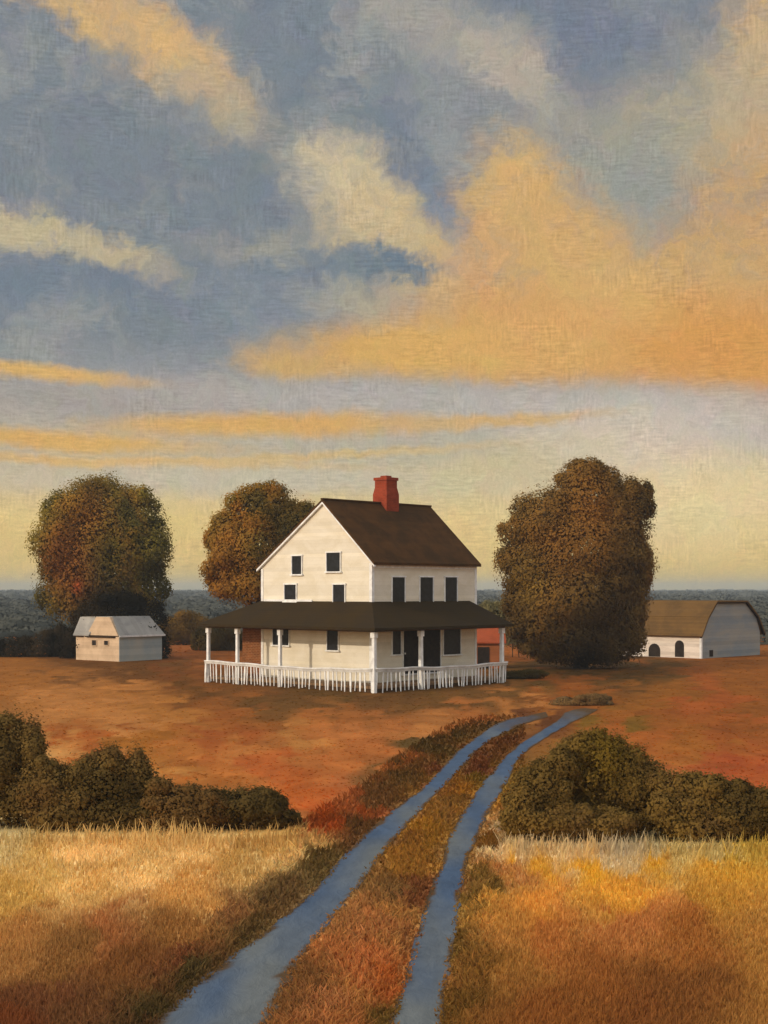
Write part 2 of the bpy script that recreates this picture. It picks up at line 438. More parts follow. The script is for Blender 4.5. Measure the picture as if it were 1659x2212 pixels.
# ------------------------------------------------------------------ numpy noise
rng = np.random.default_rng(7)
def vnoise(x, y, seed=0, octaves=4):
    x = np.asarray(x, float); y = np.asarray(y, float); out = np.zeros(np.broadcast(x, y).shape); amp = 1.0; tot = 0
    for o in range(octaves):
        xi = np.floor(x).astype(np.int64); yi = np.floor(y).astype(np.int64)
        fx = x - xi; fy = y - yi; fx = fx * fx * (3 - 2 * fx); fy = fy * fy * (3 - 2 * fy)
        def h(a, b):
            q = (a * 374761393 + b * 668265263 + (seed + o * 17) * 1442695041) & 0xffffffff
            q = ((q ^ (q >> 13)) * 1274126177) & 0xffffffff
            return ((q ^ (q >> 16)) & 0xffff) / 65535.0
        v = (h(xi, yi) * (1 - fx) + h(xi + 1, yi) * fx) * (1 - fy) + (h(xi, yi + 1) * (1 - fx) + h(xi + 1, yi + 1) * fx) * fy
        out += (v - 0.5) * amp; tot += amp; amp *= 0.5; x = x * 2.03 + 5.1; y = y * 2.03 + 1.7
    return out / tot * 2

# ------------------------------------------------------------------ ground: what grows where, with shade under things in the colour
# daylight reaching the ground (red, green, blue): albedo = seen colour / light
LIGHT_NEAR = np.array((.345, .285, .275)); LIGHT_FAR = np.array((.85, .91, 1.45))
PATCH = [  # x, y (768 raster), colour: patches of the field; dark ones under house, tree and shed carry painted shade
    (10,667,(140,89,45)),(100,690,(165,109,65)),(60,712,(170,114,72)),(150,706,(160,105,58)),(195,680,(95,62,30)),(160,668,(110,65,34)),
    (240,705,(135,82,42)),(330,716,(150,91,50)),(450,712,(152,93,54)),(500,704,(160,104,62)),(560,685,(140,80,38)),(650,690,(135,84,38)),(740,690,(135,81,36)),
    (430,697,(95,67,36)),(330,699,(92,65,34)),(250,697,(108,69,36)),(530,676,(100,71,36)),  # first four: dark points along the house foot, shade in the colour
    (180,645,(142,82,44)),(220,650,(140,82,44)),(520,650,(150,87,46)),(530,640,(148,87,46)),(620,655,(130,77,40)),
    (740,740,(130,71,36)),(760,775,(136,65,34)),(680,735,(131,78,36)),(640,738,(142,80,40)),(612,722,(110,80,32)),(600,712,(140,84,40)),(750,715,(131,78,36)),
    (80,738,(144,80,40)),(150,740,(138,85,36)),(200,740,(150,91,48)),(300,738,(160,106,62)),(380,735,(158,97,58)),(420,722,(160,104,64)),
    (60,725,(158,106,64)),(250,768,(142,82,42)),(300,788,(133,65,28)),(325,808,(136,63,28)),(355,800,(136,75,44)),(285,760,(148,77,40)),(200,782,(130,75,36)),(350,760,(146,84,46)),(390,755,(146,85,48)),
    (440,745,(80,60,34)),(465,728,(92,65,36)),(405,775,(88,62,36)),(385,795,(96,63,38)),(355,832,(85,54,31)),(325,862,(78,56,29)),(290,893,(80,54,29)),(250,925,(77,53,27)),(200,965,(62,46,23)),(160,1000,(64,46,23)),(130,1020,(72,46,25)),
    (505,745,(100,62,38)),(470,770,(96,55,36)),(530,722,(96,57,34)),(440,803,(120,82,42)),(425,830,(132,88,33)),(405,860,(125,81,33)),(390,885,(103,68,36)),(378,915,(138,85,46)),(355,955,(147,85,44)),(330,1000,(138,85,47)),(379,962,(139,72,31)),(395,1000,(93,63,27)),(420,885,(95,52,27)),(405,930,(110,64,33)),(360,1020,(138,82,42)),(310,985,(100,61,31)),
    (520,775,(110,80,34)),(500,800,(140,91,34)),(492,850,(101,64,27)),(476,885,(95,65,27)),(470,930,(85,56,23)),(484,960,(110,70,29)),(500,880,(158,104,58)),(462,1010,(95,61,25)),(505,840,(147,104,64)),
    (520,845,(174,145,117)),(600,845,(171,145,121)),(660,848,(165,140,108)),(740,845,(171,135,64)),(530,872,(184,133,51)),(600,878,(185,135,44)),(660,868,(180,131,46)),(740,880,(174,127,50)),(540,900,(174,117,50)),(740,912,(161,113,46)),(630,898,(174,122,47)),
    (560,930,(149,90,42)),(640,930,(152,95,49)),(700,950,(139,84,38)),(600,980,(128,75,34)),(700,1000,(115,68,32)),(550,1010,(125,73,33)),(760,965,(147,99,46)),(510,1000,(119,73,33)),(640,1015,(115,66,31)),
    (20,835,(171,144,108)),(100,840,(189,151,103)),(200,835,(187,149,101)),(290,838,(176,135,84)),(255,862,(169,127,75)),(100,880,(176,133,79)),(200,888,(167,120,66)),(10,900,(168,126,66)),(30,930,(146,98,52)),(120,928,(138,84,46)),(190,920,(125,80,40)),(80,952,(120,78,40)),(150,950,(107,64,32)),(60,990,(97,56,32)),(20,1010,(100,52,27)),(110,995,(93,56,31)),(235,905,(117,75,42)),(50,870,(180,140,82)),(190,955,(100,56,31)),
]
PATCH += [(495,893,(163,112,48)),(503,910,(158,106,48)),(506,935,(150,100,48)),(508,965,(140,92,42)),(515,985,(134,86,40)),(395,905,(135,88,44)),(385,940,(143,92,48)),(345,980,(143,90,46))]
PATCH += [(20,844,(184,154,114)),(100,848,(200,160,114)),(200,845,(198,158,110)),(290,848,(180,142,94)),(60,866,(190,150,98)),(150,862,(192,152,102)),
          (520,857,(184,152,118)),(560,853,(186,154,120)),(600,857,(184,152,118)),(640,860,(180,148,112)),(690,858,(174,144,96)),
          (280,698,(96,66,36)),(375,701,(94,64,36)),(420,699,(96,66,36)),(470,692,(98,68,38)),(555,669,(84,60,32)),(600,671,(78,56,30)),(640,669,(86,60,32)),(90,668,(100,64,34)),(140,667,(96,62,32)),  # dark ground colours standing in for shade under house, tree and shed
          (220,735,(138,74,38)),(270,742,(150,92,52)),(360,742,(158,96,56)),(130,722,(168,112,70)),(700,700,(146,78,40)),(720,760,(130,60,34))]
_px = np.array([(p[0] / 768 * 1659, p[1] / 1024 * 2212) for p in PATCH], float)
_pc = np.array([lin(p[2]) for p in PATCH], float)
_pu = (_px[:, 0] - CX) / F; _pv = (_px[:, 1] - HZ) / F
def field_colour(X, Y, warp=1.0):
    """albedo of the field at ground points X, Y (weights fall off with distance on the ground, foreshortened)"""
    X = np.asarray(X, float); Y = np.asarray(Y, float); Y0 = Y
    # growth comes in clumps: every point takes most of its colour from the middle of its clump
    hh = lambda a, b, c: ((np.sin(a * 127.1 + b * 311.7 + c * 74.7) * 43758.5453) % 1.0)
    lv = np.log(np.maximum(Y, 4)) + .035 * vnoise(X * 90 / np.maximum(Y, 8) , Y * 0.9, 61, 3)
    ux = X / np.maximum(Y, 4) + .006 * vnoise(X * 60 / np.maximum(Y, 8), Y * 1.3, 62, 3) + lv * .05
    row = np.floor(lv / .055); ux2 = ux + hh(row, 1, 2) * .03
    cl = np.floor(ux2 / .030)
    jx = (hh(row, cl, 3) - .5) * .05; jy = (hh(row, cl, 5) - .5) * .12; jb = (hh(row, cl, 7) - .5) * .24
    m = 0.35 + 0.4 * np.clip((Y0 - 20) / 15, 0, 1)
    jb = jb * m
    X = X + jx * Y0 * m; Y = Y * np.exp(jy * m)
    s = 60.0 / np.maximum(Y, 5)
    wxn = vnoise(X * 0.9, Y * 0.35, 3) * 0.55 * warp + vnoise(X * 0.2, Y * 0.08, 5) * 0.8 * warp * (Y / 30)
    wyn = vnoise(X * 0.9 + 40, Y * 0.35, 9) * 1.3 * warp + vnoise(X * .25, Y * .1, 8) * 2.0 * warp * (Y / 40)
    Xw = X + wxn; Yw = np.maximum(Y + wyn, 4)
    u = Xw / Yw; v = EYE / Yw
    out = np.zeros(X.shape + (3,)); ws = np.zeros(X.shape)
    for i in range(len(_pu)):
        d2 = ((u - _pu[i]) / 1.25) ** 2 + (v - _pv[i]) ** 2
        w = 1.0 / (d2 + 2.5e-6) ** 2.1
        out += w[..., None] * _pc[i]; ws += w
    lt = np.clip((Y0 - 22) / 30, 0, 1)[..., None]
    out = out / ws[..., None]
    lum = out @ np.array((.3, .6, .1))
    thick = (np.maximum(lum, .01) / .14) ** (-.15 * (1 - lt[..., 0]))      # pale dense grass gathers light, dark weeds lose it
    return out * thick[..., None] * (1 + jb[..., None]) / (LIGHT_NEAR * (1 - lt) + LIGHT_FAR * lt)

# wheel tracks: left and right edges on the 768 raster
RUT_A = ([(546,712.5),(523,717),(500,723),(476.6,738),(453.5,756.8),(428,784.6),(406,802),(384,819),(346,856),(308,898),(252,944),(213,974),(162,1020.7),(100,1075)],
         [(548,716.5),(530,722),(513,728),(481,746),(456,773),(431,798),(407,824),(384,850),(360,882),(326,924),(295,963),(284,986),(262,1024),(240,1075)])
RUT_B = ([(586,708.5),(569,711.7),(558,721),(532,737),(513.6,750),(500,764),(483.5,784.6),(469.7,805),(451,836),(441,868),(428,898),(417,940),(405,984),(393,1020),(376,1075)],
         [(597,709.5),(585,716),(570,723),(537,743),(518,759),(507,780),(488,812),(475,840),(466,861),(459,896),(455,926),(449,963),(443,993),(440,1024),(434,1075)])
def g768(p): return at(p[0] / 768 * 1659, p[1] / 1024 * 2212)
def resample(pts, n):
    p = np.array(pts, float)
    t = np.concatenate([[0], np.cumsum(np.hypot(*np.diff(p, axis=0).T))]); t /= t[-1]
    # smooth Catmull-Rom through the points
    out = []
    for q in np.linspace(0, 1, n):
        i = min(max(np.searchsorted(t, q) - 1, 0), len(p) - 2)
        f = (q - t[i]) / (t[i + 1] - t[i])
        a = p[max(i - 1, 0)]; b = p[i]; c = p[i + 1]; d = p[min(i + 2, len(p) - 1)]
        out.append(0.5 * (2 * b + (c - a) * f + (2 * a - 5 * b + 4 * c - d) * f * f + (3 * b - a - 3 * c + d) * f ** 3))
    return np.array(out)
RUTS = []
for L, Rr in (RUT_A, RUT_B):
    l = np.array([g768(p) for p in resample(L, 260)]); r = np.array([g768(p) for p in resample(Rr, 260)])
    RUTS.append((l, r))
def rut_dist(X, Y):
    """metres to the nearest edge of a wheel track, negative inside it"""
    best = np.full(X.shape, 99.0)
    for l, r in RUTS:
        ol, orr = np.argsort(l[:, 1]), np.argsort(r[:, 1])
        xl = np.interp(Y, l[ol, 1], l[ol, 0]); xr = np.interp(Y, r[orr, 1], r[orr, 0])
        d = np.where(Y > min(l[:, 1].max(), r[:, 1].max()) + .2, 99.0, np.maximum(xl - X, X - xr))
        best = np.minimum(best, d)
    return best

def build_ground():
    # the near field: fan of cells that stay small where they are near
    us = np.linspace(-0.75, 0.75, 420); vs = np.geomspace(EYE / 4.0, EYE / 150.0, 360)
    U, V = np.meshgrid(us, vs); Y = EYE / V; X = U * Y
    Z = np.zeros_like(X)
    Z -= np.clip((Y - 100) / 50, 0, 1) ** 2 * 1.2
    C = field_colour(X, Y)
    verts = np.stack([X, Y, Z], -1).reshape(-1, 3)
    nr, nc = X.shape
    i = np.arange(nr * nc).reshape(nr, nc)
    q = np.stack([i[:-1, :-1], i[:-1, 1:], i[1:, 1:], i[1:, :-1]], -1).reshape(-1, 4)
    tag(mesh_np('ground', verts, q, C.reshape(-1, 3), M['ground'], smooth=True), kind='structure')
    # terrain all round, a little lower, running to the horizon
    m = painted('far_soil', (96, 82, 60), (78, 74, 58), 0.95, 0.02, bump=0)
    b = MB()
    rings = [0.0, 3.0, 30, 90, 150, 260, 700, 2000, 6000]; zs = [-.06, -.06, -.06, -.06, -1.4, -5, -8, -8, -8]
    n = 64
    for j in range(1, len(rings)):
        for k in range(n):
            a0, a1 = 2 * math.pi * k / n, 2 * math.pi * (k + 1) / n
            p = lambda a, s: (rings[s] * math.sin(a), rings[s] * math.cos(a), zs[s])
            b.poly([p(a0, j - 1), p(a0, j), p(a1, j), p(a1, j - 1)] if j > 1 else [p(a0, 0), p(a0, 1), p(a1, 1)])
    tag(b.build('terrain', m, fix=False), kind='structure')
build_ground()

M['rut'] = tinted('sky_tinted_wet_mud', 0.85, 4.0, 0.14, 0, 0.5, 0.08)  # blue grey stands in for sky reflected in the ruts
for l, r in RUTS:
    ncol = 21
    t = np.linspace(-.06, 1.06, ncol)
    k = np.arange(len(l))
    e1 = vnoise(k * 0.35, k * 0 + 3.3, 21) * 0.10; e2 = vnoise(k * 0.35, k * 0 + 9.3, 22) * 0.10
    P = l[:, None, :] * (1 - t - e1[:, None] * (1 - t))[..., None] + r[:, None, :] * (t + e1[:, None] * (1 - t))[..., None]
    P = P + (r - l)[:, None, :] * (e2[:, None] * t)[..., None]
    z = np.full(P.shape[:2] + (1,), 0.012)
    X, Y = P[..., 0], P[..., 1]
    sky_blue = np.array(lin((68, 84, 104))); pale = np.array(lin((100, 104, 103))); mud = np.array(lin((84, 64, 42)))  # blue of the reflected sky is put into the mud colour
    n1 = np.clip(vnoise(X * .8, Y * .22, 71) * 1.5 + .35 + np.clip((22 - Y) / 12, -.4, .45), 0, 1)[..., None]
    c = sky_blue * (1 - n1) + pale * n1
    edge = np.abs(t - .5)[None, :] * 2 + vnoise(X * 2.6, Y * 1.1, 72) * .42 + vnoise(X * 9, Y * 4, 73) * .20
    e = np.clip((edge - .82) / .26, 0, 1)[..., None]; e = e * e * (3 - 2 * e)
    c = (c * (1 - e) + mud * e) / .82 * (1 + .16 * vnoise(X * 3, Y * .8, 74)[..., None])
    i = np.arange(P.shape[0] * ncol).reshape(-1, ncol)
    q = np.stack([i[:-1, :-1], i[1:, :-1], i[1:, 1:], i[:-1, 1:]], -1).reshape(-1, 4)[:, ::-1]
    f_ = np.clip(1.1 - k / 26.0, 0, 1)[:, None, None]      # the far end runs out in brown soil
    f_ = np.clip(f_ + .35 * f_ * vnoise(X * 2, Y * .6, 75)[..., None] * 2, 0, 1)
    c = c * (1 - f_) + mud / .9 * f_
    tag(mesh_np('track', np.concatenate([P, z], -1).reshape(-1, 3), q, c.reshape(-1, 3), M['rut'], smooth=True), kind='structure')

# ------------------------------------------------------------------ grass
def blades(name, X, Y, h, w, cols, lean=0.25, seed=0, jitter=0.16, label=None):
    g = np.random.default_rng(seed)
    n = len(X)
    a = g.uniform(0, math.pi, n)
    dx, dy = np.cos(a) * w * .5, np.sin(a) * w * .5
    lx = g.normal(0.05, lean, n) * h; ly = g.normal(0, lean, n) * h
    c = cols * np.clip(g.normal(1, jitter, (n, 1)), .5, 1.6) * np.clip(g.normal(1, jitter * .3, (n, 3)), .7, 1.3)
    V = np.empty((n, 6, 3))
    for k, (s, tz, ll) in enumerate(((1, 0, 0), (-1, 0, 0), (-.8, .55, .4), (.8, .55, .4), (.22, 1, 1.15), (-.22, 1, 1.15))):
        V[:, k, 0] = X + dx * s + lx * ll; V[:, k, 1] = Y + dy * s + ly * ll; V[:, k, 2] = h * tz - (0.02 if tz == 0 else 0)
    b = np.arange(n)[:, None] * 6
    q = np.concatenate([b + np.array([0, 1, 2, 3]), b + np.array([3, 2, 5, 4])], 0)
    return tag(mesh_np(name, V.reshape(-1, 3), q, np.repeat(c, 6, 0), M['grass']), label, 'grass', kind='stuff')
def scatter(n, x0, x1, y0, y1, seed):
    """points even on the ground in a fan u in x0..x1 (X/Y), depth y0..y1, thinning with distance"""
    g = np.random.default_rng(seed)
    Y = 1 / g.uniform(1 / y1, 1 / y0, n)
    return g.uniform(x0, x1, n) * Y, Y
def left_edge(Y):   # X of the edge of the tall left grass along the track verge
    pts = np.array([g768(p) for p in ((312, 832), (285, 852), (262, 878), (228, 905), (200, 935), (165, 965), (120, 995), (60, 1040))])
    o = np.argsort(pts[:, 1]); return np.interp(Y, pts[o, 1], pts[o, 0])
def right_edge(Y):
    pts = np.array([g768(p) for p in ((500, 836), (502, 860), (496, 890), (492, 925), (490, 960), (482, 1000), (470, 1060))])
    o = np.argsort(pts[:, 1]); return np.interp(Y, pts[o, 1], pts[o, 0])
Yl0 = at(0, 1812)[1]; Yr0 = at(0, 1832)[1]
g = np.random.default_rng(31)
X, Y = scatter(200000, -0.46, 0.0, 9, Yl0, 32)
Y = np.minimum(Y, Yl0 - 0.02)
keep = X < left_edge(Y) + g.normal(0, .18, len(X)); X, Y = X[keep], Y[keep]
h = (0.10 + 0.03 * vnoise(X * .7, Y * .7, 40)) * g.uniform(.6, 1.25, len(X)); tall = (Y > Yl0 - 1.6 * g.random(len(X))) & (g.random(len(X)) < .6); h = np.where(tall, h * g.uniform(1.5, 3.8, len(X)), h)
blades('tall_grass', X, Y, h, g.uniform(.011, .026, len(X)) * Y / 18, field_colour(X, Y, .8), .20, 33, .05, 'cream and russet dry grass left of the wheel tracks, in front of the dark shrubs')
X, Y = scatter(200000, 0.0, 0.46, 9, Yr0, 34)
keep = X > right_edge(Y) + g.normal(0, .12, len(X)); X, Y = X[keep], Y[keep]
h = (0.10 + 0.03 * vnoise(X * .7, Y * .7, 41)) * g.uniform(.6, 1.25, len(X)); tall = (Y > Yr0 - 1.6 * g.random(len(X))) & (g.random(len(X)) < .6); h = np.where(tall, h * g.uniform(1.5, 3.4, len(X)), h)
blades('tall_grass', X, Y, h, g.uniform(.011, .026, len(X)) * Y / 18, field_colour(X, Y, .8), .20, 35, .05, 'golden dry grass right of the wheel tracks, in front of the dark shrubs')
# short stubble over the far field, and weeds crowding the track
X, Y = scatter(30000, -0.42, 0.42, 22, 140, 36)
rd = rut_dist(X, Y); keep = (rd > .10) & ~((X < left_edge(Y)) & (Y < Yl0)) & ~((X > right_edge(Y)) & (Y < Yr0)); X, Y = X[keep], Y[keep]
blades('field_stubble', X, Y, g.uniform(.012, .03, len(X)), g.uniform(.05, .12, len(X)) * np.maximum(Y, 25) / 40, field_colour(X, Y) * 1.6, .9, 37, .07, 'short rust brown stubble over the field round the white farmhouse')
X, Y = scatter(150000, -0.22, 0.10, 9, 62, 38)
rd = rut_dist(X, Y); keep = (rd > -.07 + g.exponential(.08, len(X))) & (rd < 1.6) & ~((X < left_edge(Y)) & (Y < Yl0)) & ~((X > right_edge(Y)) & (Y < Yr0)); X, Y, rd = X[keep], Y[keep], rd[keep]
blades('verge_weed', X, Y, g.uniform(.04, .14, len(X)) * np.clip(rd / .4 + .35, .4, 1.1), g.uniform(.025, .06, len(X)) * Y / 25, field_colour(X, Y, .8), .4, 39, .12, 'low olive and ochre weeds along and between the blue wheel tracks')

# ------------------------------------------------------------------ foliage
GAIN = np.array((2.4, 2.4, 2.1))
def foliage(lobes, n, size, palette, seed, spread=1.0, fringe=0.12, patches=(), rough=.16):
    """dabs of leaf through a set of ellipsoid lobes (cx, cy, cz, rx, ry, rz); palette: list of colours; patches: (x, z, r, colour)"""
    g = np.random.default_rng(seed)
    L = np.array(lobes, float)
    area = (L[:, 3] * L[:, 5]) ** 0.9
    k = g.choice(len(L), n, p=area / area.sum())
    d = g.normal(size=(n, 3)); d /= np.linalg.norm(d, axis=1)[:, None]
    lump = 1 + rough * vnoise(d[:, 0] * 3.2 + k * 7.7, d[:, 2] * 3.2 + d[:, 1] * 1.7, seed + 1, 3)
    r = np.clip(1 - np.abs(g.normal(0, .30, n)), 0.1, 1) * lump
    fr = g.random(n) < fringe
    r = np.where(fr, lump * g.uniform(.96, 1.0 + .16 * spread, n), r)
    p = L[k, :3] + d * L[k, 3:6] * r[:, None]
    s = size * g.uniform(.55, 1.25, n) * np.where(fr, .7, 1)
    nrm = d * 0.9 + g.normal(size=(n, 3)) * 0.28 + np.array([0, -.15, .25]); nrm /= np.linalg.norm(nrm, axis=1)[:, None]
    t = np.cross(nrm, g.normal(size=(n, 3))); t /= np.linalg.norm(t, axis=1)[:, None]
    b = np.cross(nrm, t)
    V = np.empty((n, 4, 3))
    V[:, 0] = p - t * s[:, None] * .6; V[:, 1] = p - b * s[:, None] * .36 + t * s[:, None] * .05
    V[:, 2] = p + t * s[:, None] * .6 + nrm * s[:, None] * .12; V[:, 3] = p + b * s[:, None] * .36 + t * s[:, None] * .05
    pal = np.array([lin(c) for c in palette]) * GAIN
    z0, z1 = p[:, 2].min(), p[:, 2].max()
    ph = vnoise(p[:, 0] * .45 + seed, p[:, 2] * .45 + p[:, 1] * .3, seed + 2, 3) * 1.3 + .5 + g.normal(0, .08, n)
    idx = np.clip(ph, 0, .999) * (len(pal) - 1)
    i0 = idx.astype(int); f = (idx - i0)[:, None]
    c = pal[i0] * (1 - f) + pal[np.minimum(i0 + 1, len(pal) - 1)] * f
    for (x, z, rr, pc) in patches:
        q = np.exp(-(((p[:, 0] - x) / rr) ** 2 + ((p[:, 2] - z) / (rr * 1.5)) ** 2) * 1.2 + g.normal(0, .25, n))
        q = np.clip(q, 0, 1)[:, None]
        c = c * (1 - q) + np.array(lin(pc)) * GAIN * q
    c = c * np.clip(g.normal(1, .05, (n, 1)), .6, 1.4)
    return V.reshape(-1, 3), np.arange(n * 4).reshape(n, 4), np.repeat(c, 4, 0), np.repeat(d, 4, 0)
def plant(name, label, cat, x, d, lobes, n, size, palette, seed, part='crown', trunk=None, group=None, patches=(), fringe=.12, spread=1.0, gain=1.0, rough=.2):
    """x, lobes on the 1659 raster at distance d: (lx, ly, rx, ry, depth offset m, depth radius m or None)"""
    X0 = wx(x, d); gz = 0.0 if d < 100 else -1.2 * min(1, (d - 100) / 50) ** 2
    root = thing(name, label, cat, (X0, d, gz), group=group)
    k = d / F
    LL = []
    for lb in lobes:
        lx, ly, rx, ry = lb[:4]; dy = lb[4] if len(lb) > 4 else 0.0
        rd = lb[5] if len(lb) > 5 else rx * k * .9
        LL.append(((lx - x) * k, dy, wz(ly, d) - gz, rx * k, rd, ry * k))
    g2 = random.Random(seed + 900)
    for lb in list(LL):     # each mass breaks up into smaller clumps on its outside
        for q in range(6):
            a = g2.uniform(-.5, math.pi + .5); e = g2.uniform(-.8, .5); f = g2.uniform(.28, .48)
            LL.append((lb[0] + math.cos(a) * lb[3] * .78, lb[1] + e * lb[4] * .8, lb[2] + math.sin(a) * lb[5] * .78, lb[3] * f, lb[4] * f, lb[5] * f))
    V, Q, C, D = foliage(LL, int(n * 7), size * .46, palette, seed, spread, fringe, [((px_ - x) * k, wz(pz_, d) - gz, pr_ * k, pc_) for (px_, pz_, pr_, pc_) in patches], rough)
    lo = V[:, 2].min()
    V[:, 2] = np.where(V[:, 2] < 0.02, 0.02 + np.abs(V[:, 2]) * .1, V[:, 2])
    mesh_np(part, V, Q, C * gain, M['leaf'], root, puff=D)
    g = random.Random(seed)
    b = MB()
    if trunk:   # trunk height, base radius, limbs
        H, r0, nl = trunk
        pts = [(g.uniform(-.05, .05) * q, g.uniform(-.05, .05) * q, H * q / 5 - .1) for q in range(6)]
        b.tube(pts, [r0 * (1.35 if q == 0 else 1 - q * .13) for q in range(6)], 9)
        for q in range(nl):
            a = g.uniform(0, 6.28); lb = LL[g.randrange(len(LL))]
            z = H * g.uniform(.35, .95); e = Vector((lb[0] * .8, lb[1] * .8, max(lb[2], z + .5)))
            s = Vector((0, 0, z)); mid = (s + e) / 2 + Vector((g.uniform(-.3, .3), g.uniform(-.3, .3), -.2))
            b.tube([s, mid, e], [r0 * .42, r0 * .28, r0 * .1], 6)
        b.build('trunk', M['trunk'], root, fix=False)
    else:
        for q in range(5):
            lb = LL[q % len(LL)]
            s = Vector((lb[0] + g.uniform(-.2, .2), lb[1], -.05)); e = Vector((lb[0] + g.uniform(-.3, .3) * lb[3], lb[1], lb[2] + lb[5] * .4))
            b = MB(); b.tube([s, (s + e) / 2 + Vector((g.uniform(-.1, .1), 0, 0)), e], [.035, .025, .01], 5)
            b.build('stem', M['trunk'], root, fix=False)
    return root
OLIVE = [(52, 42, 24), (66, 54, 28), (78, 66, 34), (92, 74, 36)]
# the three big trees
plant('broadleaf_tree', 'tall olive tree with a russet left side, standing behind the small beige shed', 'tree', 218, 101,
      [(224, 1185, 112, 130), (300, 1115, 52, 55), (150, 1118, 52, 55), (225, 1130, 95, 95), (160, 1200, 80, 95), (285, 1190, 78, 105), (225, 1250, 110, 90), (130, 1270, 52, 70), (315, 1270, 48, 70), (220, 1095, 60, 62), (180, 1300, 60, 55), (270, 1310, 60, 50)],
      15000, .42, [(62, 56, 26), (84, 74, 30), (100, 84, 34), (112, 84, 36), (78, 70, 34)], 101, gain=1.0, trunk=(7.5, .34, 8), fringe=.2, spread=1.5,
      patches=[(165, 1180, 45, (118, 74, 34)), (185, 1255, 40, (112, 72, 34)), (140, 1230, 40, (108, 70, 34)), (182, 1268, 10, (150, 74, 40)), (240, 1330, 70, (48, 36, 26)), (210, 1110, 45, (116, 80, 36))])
plant('broadleaf_tree', 'ochre and olive tree partly hidden behind the left gable of the white farmhouse', 'tree', 560, 84,
      [(570, 1110, 80, 62), (505, 1160, 55, 60), (560, 1190, 90, 85), (500, 1240, 55, 55), (640, 1150, 70, 60), (560, 1265, 90, 45), (470, 1170, 28, 34), (660, 1200, 70, 80)],
      12000, .36, [(66, 54, 26), (84, 66, 28), (104, 76, 30), (116, 78, 32), (86, 72, 32)], 102, gain=1.0, trunk=(6, .3, 8), fringe=.2, spread=1.4,
      patches=[(500, 1180, 45, (116, 80, 34)), (480, 1240, 40, (108, 74, 32)), (630, 1150, 50, (58, 50, 28)), (600, 1230, 50, (64, 52, 28))])
plant('broadleaf_tree', 'largest dark brown tree right of the house, crown reaching down to the field', 'tree', 1255, 84,
      [(1270, 1085, 85, 80), (1185, 1130, 75, 80), (1345, 1130, 62, 90), (1250, 1190, 130, 100), (1120, 1150, 45, 35), (1150, 1230, 70, 70), (1350, 1230, 50, 80), (1250, 1290, 130, 90), (1180, 1340, 75, 70), (1330, 1350, 60, 80), (1250, 1380, 95, 55), (1385, 1220, 28, 26), (1255, 1035, 55, 38), (1385, 1085, 28, 45), (1180, 1400, 50, 34), (1310, 1400, 58, 40), (1260, 1405, 70, 36), (1120, 1300, 36, 50), (1362, 1320, 26, 60)],
      30000, .36, [(64, 48, 26), (76, 58, 30), (86, 66, 34), (98, 70, 32), (74, 58, 32)], 103, gain=1.0, trunk=(6, .36, 8), fringe=.2, spread=1.3,
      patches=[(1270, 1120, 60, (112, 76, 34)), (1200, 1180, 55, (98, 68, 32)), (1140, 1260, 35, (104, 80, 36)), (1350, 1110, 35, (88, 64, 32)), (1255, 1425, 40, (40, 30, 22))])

# shrubs on the two sides of the track
SH = [(68, 55, 30), (80, 64, 36), (96, 76, 42), (88, 66, 38)]
dl = 27.5
for i, (label, lobes, n) in enumerate([
    ('tall dark olive shrub at the left frame edge behind the cream grass', [(-50, 1690, 90, 120), (30, 1650, 70, 100), (60, 1720, 80, 70), (10, 1600, 50, 50)], 6500),
    ('dark olive shrub with a low rounded top between the two taller left shrubs', [(110, 1715, 60, 66), (145, 1735, 55, 50), (85, 1690, 45, 55), (120, 1760, 80, 30)], 3000),
    ('twin peaked dark olive shrub in the middle of the left thicket', [(235, 1710, 80, 85), (228, 1665, 42, 48), (300, 1710, 42, 84), (185, 1728, 50, 60), (250, 1755, 105, 34), (300, 1665, 26, 40)], 5500),
    ('low brown olive shrub right of the twin peaked shrub', [(390, 1742, 70, 46), (350, 1735, 40, 50), (440, 1748, 60, 40), (400, 1765, 90, 24)], 3200),
    ('low dark shrub at the right end of the left thicket beside the red grass patch', [(540, 1745, 65, 42), (490, 1745, 45, 42), (600, 1765, 42, 26), (575, 1735, 40, 30)], 3400)]):
    plant('shrub', label, 'shrub', lobes[0][0], dl + (.5, .1, .35, .0, .2)[i], lobes, n, .15, SH, 200 + i, part='foliage', fringe=.16, spread=1.6, rough=.5, group='shrubs left of the track', gain=.72)
dr = 26.3
